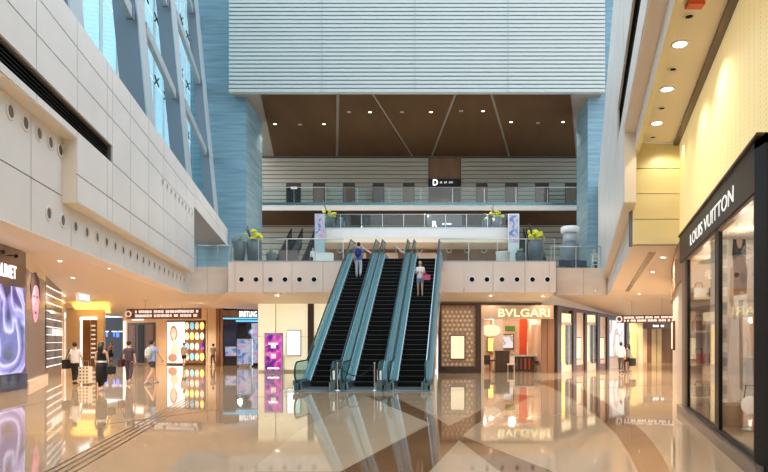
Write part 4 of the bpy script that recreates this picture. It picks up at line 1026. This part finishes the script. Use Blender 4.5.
# panel between the shops
br = empty('watch_shop_front', (0, 42, 0)); tag(br, 'dark watch shop front with white BREITLING letters and blue light strip', 'storefront')
d_ = 42
def B2(p0, p1, y0, y1, z0, z1, name, m): return MB().box(PXd(p0, d_), PXd(p1, d_), y0, y1, z0, z1).build(name, m, br)
B2(206, 217, .3, .5, 0, 4.1, 'side_pier', 'peach'); B2(216.5, 220, -.1, .3, 0, 4.05, 'brown_pier', 'wood'); B2(220.5, 223, -.05, .3, 0, 4.05, 'brown_pier', 'wood')
B2(223, 259, .2, .4, 0, 4.05, 'dark_wall', 'dark'); B2(223, 240, 0, .2, 3.45, 3.9, 'brown_header', 'wood'); B2(240, 259, 0, .2, 3.4, 3.95, 'sign_header', 'dark')
text('lettering', 'BREITLING', 'letter_e', br, (PXd(239.5, d_), 0), (PXd(257, d_), 0), 3.44, .40, .02, bold=.01)
B2(223, 258, -.02, .2, 3.28, 3.38, 'blue_light_strip', 'cyan_e'); B2(236, 258, -.03, .2, 3.1, 3.2, 'blue_light_strip', 'cyan_e')
B2(251, 257, .1, .2, .2, 3.0, 'lilac_panel', 'posterb'); B2(223, 236, .1, .2, .6, 2.9, 'navy_window', 'navy'); B2(225, 236, .05, .1, .7, 1.35, 'lit_display', 'posterb')
B2(237, 245, .1, .2, 0, 2.9, 'dark_door', 'black')
lbx = MB().box(-.5, .5, -.15, .15, .1, 1.9, 0).box(-.45, .45, -.17, -.15, .2, 1.85, 1).box(-.4, .4, -.1, .1, 0, .1).build('light_box', ['steel', 'posterb']); lbx.location = (PXd(245, 40.8), 40.8, 0); tag(lbx, 'pale blue upright light box before the watch shop', 'light box')
struct('wall_behind_left', MB().box(PXd(206, 43.8), PXd(262, 43.8), 43.9, 44.2, 0, 4.2), 'peach', 'peach wall behind the watch shop')
point(PXd(240, 41), 41, 2.4, 25, (.5, .7, 1))

# hanging direction signs
def dir_sign(p0, y0, d0, p1, y1, d1, h, label, flip=False):
    S = T('direction_sign', label, 'sign', (0, 0, 0))
    a, b = Vector((PXd(p0, d0), d0)), Vector((PXd(p1, d1), d1)); zt_ = PZ(y0, d0)
    u_ = (b - a).normalized(); L = (b - a).length
    seg(a, b, 0, 1, zt_ - h, zt_, -.05, .05, 'sign_board', 'brownsign', S)
    rnd = random.Random(int(p0))
    for r in range(2):
        t = .12; zc_ = zt_ - h * (.3 + .4 * r)
        mbt = MB(); nn_ = Vector((u_.y, -u_.x))
        while t < .96:
            w = rnd.uniform(.02, .06)
            p_, q_ = a.lerp(b, t) + nn_ * .05, a.lerp(b, min(t + w, .97)) + nn_ * .05
            e1, e2 = p_ + nn_ * .01, q_ + nn_ * .01
            mbt.prism([tuple(p_), tuple(q_), tuple(e2), tuple(e1)], zc_ - h * .13, zc_ + h * .13); t += w + rnd.choice((.008, .008, .03))
        tag(mbt.build('text_line', 'letter_s', S), kind='stuff')
    c = a.lerp(b, .03)
    MB().lathe([(.16, 0), (.16, .02)], (0, 0, 0), 12) 
    mbi = MB(); disc(mbi, (c.x + .0, c.y - .08, zt_ - h / 2), (0, -1, 0), .12, .2, 14, 0, .03); mbi.build('round_icon', 'offw', S)
    for t in (.25, .75):
        p_ = a.lerp(b, t); MB().tube([(p_.x, p_.y, zt_), (p_.x, p_.y, 4.3)], .015, 5).build('hanger', 'steel', S)
    return S
dir_sign(127, 309, 37, 201, 311, 36, .62, 'brown hanging direction sign with white text in the left background')
dir_sign(617, 315.5, 36, 677, 316, 35, .45, 'brown hanging direction sign with white text in the right background')

# ================================================================= POTS AND PLANTS, UPPER FLOOR
def planter(px, d, z, h, r, kind, label, seed=1):
    rnd = random.Random(seed); Pn = T('planter', label, 'planter', (PXd(px, d), d, z))
    MB().lathe([(r * .72, 0), (r * .95, h * .5), (r, h), (r * .88, h), (r * .85, h - .08)], n=18).build('pot', 'pot', Pn)
    mb = MB()
    for i in range(26 if kind != 'small' else 16):
        a, e_ = rnd.uniform(0, 2 * PI), rnd.uniform(.2, 1.2); L = rnd.uniform(.25, .55) * (1.2 if kind != 'small' else .9)
        dx, dy, dz_ = math.cos(a) * math.cos(e_) * L, math.sin(a) * math.cos(e_) * L, math.sin(e_) * L
        w = .06; px_, py_ = -math.sin(a) * w, math.cos(a) * w
        c = (0, 0, h - .05)
        mb.add([(c[0], c[1], c[2]), (dx * .5 + px_, dy * .5 + py_, c[2] + dz_ * .7), (dx, dy, c[2] + dz_), (dx * .5 - px_, dy * .5 - py_, c[2] + dz_ * .7), (dx * .5, dy * .5, c[2] + dz_ * .62)], [(0, 1, 4), (1, 2, 4), (2, 3, 4), (3, 0, 4)])
    o = mb.build('foliage', 'leafg', Pn)
    if kind == 'yellow':
        mb = MB()
        for i in range(22):
            a = rnd.uniform(0, 2 * PI); q = rnd.uniform(.05, .5); mb.ball((math.cos(a) * q, math.sin(a) * q * .7, h + rnd.uniform(.12, .6)), rnd.uniform(.07, .13), n=7, m=5)
        tag(mb.build('flowers', 'leafy', Pn), kind='stuff')
        mb = MB()
        for i in range(4): mb.tube([(-.1, 0, h), (-.3 - rnd.uniform(0, .2), 0, h + rnd.uniform(.6, 1.1))], .02, 5)
        mb.build('branches', 'stem', Pn)
    return Pn
planter(254, 33.3, Z2, 1.25, .42, 'yellow', 'tall blue grey pot with yellow flowers by the left stone wall', 2)
planter(271, 33.1, Z2, .6, .27, 'small', 'low grey pot with pale green plant left of the escalators', 3)
planter(239, 33.1, Z2, 1.25, .36, 'small', 'tall plain grey pot against the stone wall at far left', 4)
planter(536, 33.3, Z2, 1.25, .45, 'yellow', 'tall blue grey pot with yellow flowers on the right of the upper floor', 5)
planter(520, 33.1, Z2, .6, .27, 'small', 'low grey pot with pale green plant right of the escalators', 6)
planter(330, MD + .9, Z3, .95, .36, 'yellow', 'dark pot with yellow flowers at the left end of the centre balcony', 7)
planter(341, MD + .9, Z3, .8, .34, 'small', 'grey pot with pale plant at the left end of the centre balcony', 8)
planter(497, MD + .9, Z3, .95, .36, 'yellow', 'dark pot with yellow flowers at the right end of the centre balcony', 9)
planter(486, MD + .9, Z3, .8, .34, 'small', 'grey pot with pale plant at the right end of the centre balcony', 10)
for k_, (p0, p1, d0, y0, y1) in enumerate(((315, 325, 46.2, 214, 238), (508, 519, 46.2, 214, 243))):
    o = MB().box(PXd(p0, d0), PXd(p1, d0), d0 - .1, d0 + .1, Z2, PZ(y0, d0), 0).box(PXd(p0, d0) + .06, PXd(p1, d0) - .06, d0 - .13, d0 - .1, PZ(y1, d0), PZ(y0, d0) - .06, 1).build('advert_screen', ['steel', 'posterb'])
    tag(o, 'tall bluish advert screen at the %s end of the centre balcony' % ('left', 'right')[k_], 'screen')
# lobby objects on the upper floor
o = MB().box(PXd(279, 36), PXd(296, 36), 36, 36.5, Z2, Z2 + 1.15).box(PXd(279, 36) - .05, PXd(296, 36) + .05, 35.95, 36.55, Z2 + 1.15, Z2 + 1.2, 0).build('service_desk', 'taupe'); tag(o, 'grey service desk behind the left glass railing', 'desk')
o = MB().box(-.55, .5, -.25, .25, 0, .72).box(-.5, .45, -.27, -.25, .1, .66).build('white_cabinet', 'white'); o.location = (PXd(324, 34), 34, Z2); tag(o, 'low white cabinet behind the glass left of the escalators', 'cabinet')
o = MB().lathe([(.4, 0), (.4, .75), (.43, .78), (.43, .82)], n=20).build('white_bin', 'white'); o.location = (PXd(503, 34.2), 34.2, Z2); tag(o, 'white round drum behind the glass right of the escalators', 'drum')
for k_, (px, d0) in enumerate(((272, 52), (300, 52), (322, 52))):
    E2 = T('upper_escalator', 'small dark escalator seen behind the left upper floor, %s' % ('left of three', 'middle of three', 'right of three')[k_], 'escalator', (PXd(px, d0), d0, Z2))
    for s in (-.55, .55): MB().extr([(s - .05, 0, 0), (s - .05, 8.5, 6.0), (s - .05, 8.5, 7.1), (s - .05, 0, 1.1)], (.1, 0, 0)).build('balustrade', 'navy', E2)
    MB().extr([(-.5, 0, 0), (-.5, 8.5, 6.0), (-.5, 8.5, 5.2), (-.5, 1.1, 0)], (1.0, 0, 0)).build('steps', 'rubber', E2)
for k_, (px, d0) in enumerate(((529, 52), (545, 52))):
    E2 = T('upper_escalator', 'small dark escalator seen behind the right upper floor, %s' % ('left', 'right')[k_], 'escalator', (PXd(px, d0), d0, Z2))
    for s in (-.55, .55): MB().extr([(s - .05, 0, 0), (s - .05, 8.5, 6.0), (s - .05, 8.5, 7.1), (s - .05, 0, 1.1)], (.1, 0, 0)).build('balustrade', 'navy', E2)
    MB().extr([(-.5, 0, 0), (-.5, 8.5, 6.0), (-.5, 8.5, 5.2), (-.5, 1.1, 0)], (1.0, 0, 0)).build('steps', 'rubber', E2)
kb = T('cafe_kiosk', 'grey round kiosk with white top ring at the right of the upper floor', 'kiosk', (PXd(570, 38.6), 38.6, Z2))
MB().lathe([(.62, 0), (.62, 1.9), (.56, 2.0)], n=20).build('counter_body', 'steelb', kb); MB().lathe([(.45, 2.0), (.45, 2.7)], n=20).build('upper_body', 'steell', kb)
MB().lathe([(.55, 2.7), (.60, 2.75), (.60, 3.05), (.5, 3.1)], n=20).build('canopy_ring', 'white', kb)
for k_, px in enumerate((563, 570, 577, 585)):
    c = T('cafe_chair', 'dark cafe chair behind the right glass railing, %s' % ('leftmost', 'second from left', 'third from left', 'rightmost')[k_], 'chair', (PXd(px, 36), 36 + .3 * (k_ % 2), Z2 - .25))
    MB().box(-.22, .22, -.22, .22, .42, .48).build('seat', 'dark', c); MB().box(-.22, .22, .18, .22, .48, .9).build('backrest', 'navy', c)
    for sx in (-.2, .17):
        for sy_ in (-.2, .17): MB().box(sx, sx + .03, sy_, sy_ + .03, 0, .42).build('leg', 'black', c)
LD = T('step_ladder', 'white step ladder behind the right glass railing', 'ladder', (PXd(595.5, 35), 35, Z2 - .25))
for s in (-.2, .2):
    MB().tube([(s, -.25, 0), (s * .8, 0, 1.0)], .025, 6).build('rail', 'white', LD); MB().tube([(s, .3, 0), (s * .8, 0, 1.0)], .02, 6).build('rear_leg', 'white', LD)
for q in range(4): MB().box(-.2, .2, -.24 + .06 * q, -.14 + .06 * q, .2 + q * .23, .225 + q * .23).build('rung', 'white', LD)
for x, y, z_, e_ in ((-12, 40, 9.5, 300), (-6, 44, 9, 200), (-2, 40, 10, 200), (3, 40, 9.5, 200), (7.5, 42, 9.5, 250)): point(x, y + 8, z_ + 2.5, e_ * .8, (1, .8, .6), .3)  # unseen lamps added in mid air to brighten the upper lobby

# ================================================================= PEOPLE
def skin_obj(name, pts, edges, m, parent, sub=1, root=0):
    """pts: list of (xyz, radius or (rx, ry))"""
    me = bpy.data.meshes.new(name); me.from_pydata([p[0] for p in pts], edges, [])
    me.materials.append(m if not isinstance(m, str) else M[m])
    o = bpy.data.objects.new(name, me); C.objects.link(o); o.parent = parent
    sk = o.modifiers.new('skin', 'SKIN'); sk.use_smooth_shade = True
    if not me.skin_vertices: bpy.context.view_layer.update()
    if not me.skin_vertices:
        bm = bmesh.new(); bm.from_mesh(me); bm.verts.layers.skin.verify(); bm.to_mesh(me); bm.free()
    L = me.skin_vertices[0].data
    for i, p in enumerate(pts):
        r = p[1]; L[i].radius = r if isinstance(r, tuple) else (r, r); L[i].use_root = (i == root)
    ss = o.modifiers.new('smooth', 'SUBSURF'); ss.levels = sub; ss.render_levels = sub
    return o
def person(label, loc, h, rz, stride=.25, top=None, sleeves='short', bottom='trousers', bottomc=None, hairlen=0, arms=((.05, .0), (.05, .0)), group=None, shoes=(.05, .05, .05), skirt=None, z_feet=0, lift=(0, 0)):
    """faces +Y in its own frame (back towards the camera when rz = 0); arms: (forward swing, elbow bend) for left, right"""
    R = T('person', label, 'person', loc); R.rotation_euler.z = rz
    s = h / 1.72
    def v(x, y, z): return (x * s, y * s, z * s)
    hip = [(-.09, 0, .92), (.09, 0, .92)]
    ft = [(stride * .5, lift[0]), (-stride * .5, lift[1])]
    legs = []
    for i, sd in enumerate((-1, 1)):
        fy, lz = ft[i]; kb_ = .06 + abs(fy) * .15
        knee = (sd * .1, fy * .5 + kb_ * .5, .50 + lz * .6); ank = (sd * .1, fy - (.10 if fy < 0 else 0), .09 + lz + (.05 if fy < 0 else 0)); toe = (sd * .12, ank[1] + .16, .035 + lz)
        heel = (sd * .1, ank[1] - .04, .05 + lz); legs.append((hip[i], knee, ank, toe, heel))
    pts = [(v(0, 0, .95), (.105 * s, .085 * s)), (v(0, .0, 1.12), (.105 * s, .075 * s)), (v(0, 0, 1.32), (.15 * s, .095 * s)), (v(0, 0, 1.42), (.10 * s, .07 * s)), (v(0, .005, 1.50), .05 * s), (v(0, .01, 1.56), .06 * s)]
    ed = [(0, 1), (1, 2), (2, 3), (3, 4), (4, 5)]
    for (hp_, kn, an, to, he) in legs:
        b = len(pts); pts += [(v(*hp_), .085 * s), (v(*kn), .055 * s), (v(*an), .036 * s), (v(*to), .032 * s)]
        ed += [(0, b), (b, b + 1), (b + 1, b + 2), (b + 2, b + 3)]
    hands = []; armp = []
    for i, sd in enumerate((-1, 1)):
        sw, bend = arms[i]
        sh = (sd * .165, 0, 1.39); el = (sd * .215, sw * .9 - .02, 1.13 + abs(sw) * .12)
        wr_ = (sd * (.215 - .22 * min(bend, .6)), sw * 1.6 + bend * .45 + .02, .89 + bend * .48 + abs(sw) * .2)
        dv = (Vector(wr_) - Vector(el)).normalized(); pm = Vector(wr_) + dv * .07
        b = len(pts); pts += [(v(*sh), .052 * s), (v(*el), .038 * s), (v(*wr_), .026 * s), (v(*pm), (.036 * s, .018 * s))]
        ed += [(2, b), (b, b + 1), (b + 1, b + 2), (b + 2, b + 3)]
        side = dv.cross(Vector((1, 0, 0))).normalized()
        for q in range(4):
            base = pm + side * (.03 - q * .02) + dv * .03; tip = base + dv * (.07, .08, .075, .06)[q] + Vector((-sd * .012, 0, 0))
            b2 = len(pts); pts += [(v(*base), .010 * s), (v(*tip), .007 * s)]; ed += [(b + 3, b2), (b2, b2 + 1)]
        th = pm + side * .045 - dv * .02; tt = th + dv * .05 + side * .015
        b2 = len(pts); pts += [(v(*th), .011 * s), (v(*tt), .008 * s)]; ed += [(b + 3, b2), (b2, b2 + 1)]
        hands.append(tuple(c * s for c in pm)); armp.append((sh, el, wr_))
    skin_obj('body', pts, ed, 'skin', R, 1)
    # head with face
    mb = MB(); hc = (0, .015 * s, 1.625 * s)
    mb.ball(hc, .075 * s, .092 * s, .108 * s, 14, 10); mb.ball((0, .105 * s, 1.61 * s), .013 * s, .02 * s, .022 * s, 6, 5)
    for sd in (-1, 1):
        mb.ball((sd * .03 * s, .093 * s, 1.635 * s), .010 * s, .006 * s, .007 * s, 6, 4, 1); mb.ball((sd * .076 * s, .0, 1.62 * s), .012 * s, .02 * s, .03 * s, 6, 5)
    mb.box(-.022 * s, .022 * s, .092 * s, .10 * s, 1.572 * s, 1.58 * s, 2)
    mb.build('head', ['skin', 'hair', 'red'], R)
    hb = MB().ball((0, -.012 * s, 1.645 * s), .088 * s, .098 * s, .105 * s, 14, 10)
    if hairlen: hb.tube([(0, -.05 * s, 1.66 * s), (0, -.07 * s, (1.5) * s), (0, -.085 * s, (1.62 - hairlen) * s)], [.08 * s, .095 * s, .06 * s], 10)
    hb.build('hair', 'hair', R)
    # clothes
    g = 1.16
    tp = [(v(0, 0, .84), (.185 * s, .15 * s)), (v(0, 0, .96), (.175 * s, .14 * s)), (v(0, 0, 1.14), (.158 * s, .12 * s)), (v(0, 0, 1.32), (.165 * s, .112 * s)), (v(0, 0, 1.425), (.12 * s, .085 * s))]
    te = [(0, 1), (1, 2), (2, 3), (3, 4)]
    if sleeves != 'none':
        for sh, el, wr_ in armp:
            b = len(tp); end = Vector(sh).lerp(Vector(el), .75 if sleeves == 'short' else 1)
            tp += [(v(*sh), .07 * s), (v(*end), .055 * s)]; te += [(3, b), (b, b + 1)]
            if sleeves == 'long': tp += [(v(*wr_), .038 * s)]; te += [(b + 1, b + 2)]
    skin_obj('shirt', tp, te, top, R, 1)
    if bottom in ('trousers', 'shorts'):
        bp_ = [(v(0, 0, 1.02), (.145 * s, .12 * s)), (v(0, 0, .93), (.155 * s, .125 * s))]; be = []
        be = [(0, 1)]
        for hp_, kn, an, to, he in legs:
            b = len(bp_)
            if bottom == 'trousers':
                bp_ += [(v(*hp_), .10 * s), (v(*kn), .072 * s), (v(an[0], an[1], an[2] + .03), .058 * s)]; be += [(1, b), (b, b + 1), (b + 1, b + 2)]
            else:
                m_ = Vector(hp_).lerp(Vector(kn), .75 if bottomc is not None else 1); bp_ += [(v(*hp_), .105 * s), (v(*m_), .088 * s)]; be += [(1, b), (b, b + 1)]
        skin_obj('trousers' if bottom == 'trousers' else 'shorts', bp_, be, bottomc, R, 1)
    elif bottom == 'skirt':
        MB().lathe([(.17 * s, .38 * s), (.20 * s, .6 * s), (.185 * s, .85 * s), (.15 * s, 1.05 * s)], n=16).build('skirt', bottomc, R)
    for hp_, kn, an, to, he in legs:
        MB().tube([v(he[0], he[1] - .02, he[2] - .005), v(*an[:2], an[2] - .02), v(*to)], [.038 * s, .045 * s, .034 * s], 8).build('shoe', mat('shoe_leather', shoes, .4), R)
    return R, s, hands
def bag(R, c, size, m, label=None, strap=None):
    x, y, z = c; a, b, h_ = size
    o = MB().prism([(x - a, y - b), (x + a, y - b), (x + a, y + b), (x - a, y + b)], z - h_, z)
    o = o.build('bag', m, R)
    if strap: MB().tube([(x, y - b * .6, z - .02)] + strap + [(x, y + b * .6, z - .02)], .012, 5).build('strap', m, R)
    return o
def backpack(R, s, m):
    mb = MB(); mb.ball((0, -.19 * s, 1.22 * s), .15 * s, .09 * s, .22 * s, 12, 10); mb.ball((0, -.26 * s, 1.12 * s), .10 * s, .05 * s, .10 * s, 10, 8)
    mb.build('backpack', m, R)
    for sd in (-1, 1): MB().tube([(sd * .1 * s, -.12 * s, 1.1 * s), (sd * .13 * s, -.1 * s, 1.4 * s), (sd * .12 * s, .0, 1.50 * s), (sd * .12 * s, .13 * s, 1.3 * s)], .02 * s, 6).build('shoulder_strap', m, R)
def fl_at(px, py): x, y = fpt(px, py); return (x, y, .004)
# 1: white shirt, black bag, with patterned case
R, s, hd_ = person('woman in white shirt and black trousers with black shoulder bag, leftmost walker', fl_at(75, 384.5), 1.68, .15, .28, cloth('white', (.75, .73, .74)), 'short', 'trousers', cloth('black', (.012, .012, .014)), arms=((.0, .12), (.08, .05)))
bag(R, (-.30 * s, -.05, 1.02 * s), (.09, .2, .36), cloth('black', (.012, .012, .014)), strap=[(-.24 * s, 0, 1.35 * s), (-.2 * s, 0, 1.47 * s)])
M['caseprint'] = pattern_mat('patterned_case', (.74, .68, .54), (.20, .15, .10), 7.5)
sc = T('suitcase', 'cream patterned suitcase at the side of the woman in the white shirt', 'suitcase', (PXd(85.5, 24.0), 24.0, 0.004))
MB().box(-.2, .2, -.13, .13, .06, .72).build('case_body', 'caseprint', sc); MB().tube([(-.12, 0, .72), (-.12, 0, .95), (.12, 0, .95), (.12, 0, .72)], .012, 5).build('handle', 'steel', sc)
for sx in (-.16, .16):
    for sy_ in (-.1, .1): MB().ball((sx, sy_, .03), .03, n=8, m=6).build('wheel', 'rubber', sc)
# 2: black dress
R, s, hd_ = person('woman in black sleeveless dress with white belt and long dark hair, nearest walker', fl_at(101.5, 391), 1.70, 0, .15, cloth('black', (.012, .012, .014)), 'none', 'trousers', cloth('black', (.012, .012, .014)), hairlen=.38, shoes=(.7, .7, .68), arms=((.0, .02), (.03, .15)))
MB().lathe([(.165 * s, 1.0 * s), (.168 * s, 1.07 * s)], n=16).build('belt', 'white', R)
MB().lathe([(.17 * s, .32 * s), (.19 * s, .6 * s), (.185 * s, .85 * s), (.15 * s, 1.02 * s)], n=16).build('skirt', cloth('black', (.012, .012, .014)), R)
bag(R, (.30 * s, .05, .86 * s), (.08, .18, .26), cloth('black', (.012, .012, .014)), strap=[(.25 * s, .04, 1.0 * s)])
# 3: dark tee with maroon bag
R, s, hd_ = person('man in dark grey T-shirt and plum trousers carrying a maroon bag', fl_at(129, 383.5), 1.74, 0, .12, cloth('charcoal', (.06, .05, .065)), 'short', 'trousers', cloth('plum', (.075, .05, .075)), shoes=(.5, .45, .42))
bag(R, (-.28 * s, .0, .98 * s), (.08, .18, .30), cloth('maroon', (.07, .015, .02)), strap=[(-.2 * s, 0, 1.3 * s), (-.15 * s, 0, 1.47 * s)])
# 4: blue shirt with backpack
R, s, hd_ = person('man in light blue shirt with pale backpack and dark shorts, walking', fl_at(152, 384), 1.78, -.35, .55, cloth('skyblue', (.28, .40, .72)), 'short', 'shorts', cloth('olive', (.035, .04, .035)), shoes=(.45, .42, .4), arms=((.0, .0), (.14, .12)))
backpack(R, s, cloth('palegrey', (.45, .48, .46)))
# couple
R, s, hd_ = person('man in white shirt and dark trousers standing by the lit poster at the right', fl_at(621, 373), 1.66, -.6, .1, cloth('white', (.75, .73, .74)), 'long', 'trousers', cloth('brownt', (.08, .06, .05)))
R, s, hd_ = person('woman in dark patterned top with black bag beside the man at the right', fl_at(628, 372.5), 1.60, .7, .1, cloth('grey', (.22, .19, .19)), 'short', 'shorts', cloth('black', (.012, .012, .014)), hairlen=.25, shoes=(.5, .3, .25))
bag(R, (.05 * s, -.25, .85 * s), (.22, .08, .42), cloth('black', (.012, .012, .014)), strap=[(.1, -.1, 1.2 * s)])
# far left people
R, s, hd_ = person('distant person in pale shirt and dark shorts before the tall poster', fl_at(184, 368), 1.62, 0, .3, cloth('palepink', (.62, .50, .46)), 'short', 'shorts', cloth('black', (.012, .012, .014)))
R, s, hd_ = person('distant person with raised forearm beside the bright display case', fl_at(213, 366.5), 1.55, .9, .1, cloth('tan', (.30, .22, .16)), 'short', 'trousers', cloth('brownt', (.08, .06, .05)), arms=((0, .5), (0, .5)))
R, s, hd_ = person('distant person in red facing out of the far left passage', (PXd(111, 52), 52, 0), 1.6, PI, .1, cloth('rose', (.45, .12, .1)), 'none', 'skirt', cloth('black', (.012, .012, .014)), hairlen=.2)
# escalator riders
def on_step(esc_i, z):
    y = .8 + (z / Z2) * 8.55; c, sn = math.cos(ET), math.sin(ET)
    return EX[esc_i] - sn * y, EY + c * y
ji = 24; zz = ji * .2; xx, yy = on_step(0, zz)
R, s, hd_ = person('man in blue shirt with dark blue backpack riding up the left escalator', (xx + .08, yy - .12, zz + .012), 1.76, 0, .1, cloth('royal', (.10, .20, .55)), 'short', 'trousers', cloth('palejeans', (.50, .52, .58)), arms=((0, .02), (.02, .35)))
backpack(R, s, cloth('navy', (.015, .03, .12)))
ji = 22; zz = 19 * .2; xx, yy = on_step(2, zz)
R, s, hd_ = person('woman in white top and denim shorts with pink handbag riding down the right escalator', (xx - .08, yy - .12, zz + .012), 1.66, PI, .08, cloth('white', (.75, .73, .74)), 'short', 'shorts', cloth('denim', (.16, .24, .38)), hairlen=.12, arms=((0, .55), (0, .55)))
bag(R, (-.32 * s, .05, 1.06 * s), (.17, .08, .24), cloth('pink', (.62, .10, .20)), strap=[(-.22 * s, .02, 1.3 * s)])
# upper floor people
R, s, hd_ = person('person in pale top standing behind the right glass railing', (PXd(594, 37), 37, Z2 - .25), 1.7, PI, .1, cloth('palegrey', (.45, .48, .46)), 'short', 'trousers', cloth('black', (.012, .012, .014)))
R, s, hd_ = person('person in white leaning low behind the left glass railing', (PXd(313, 34.5), 34.5, Z2), 1.1, PI, .05, cloth('white', (.75, .73, .74)), 'long', 'trousers', cloth('black', (.012, .012, .014)))
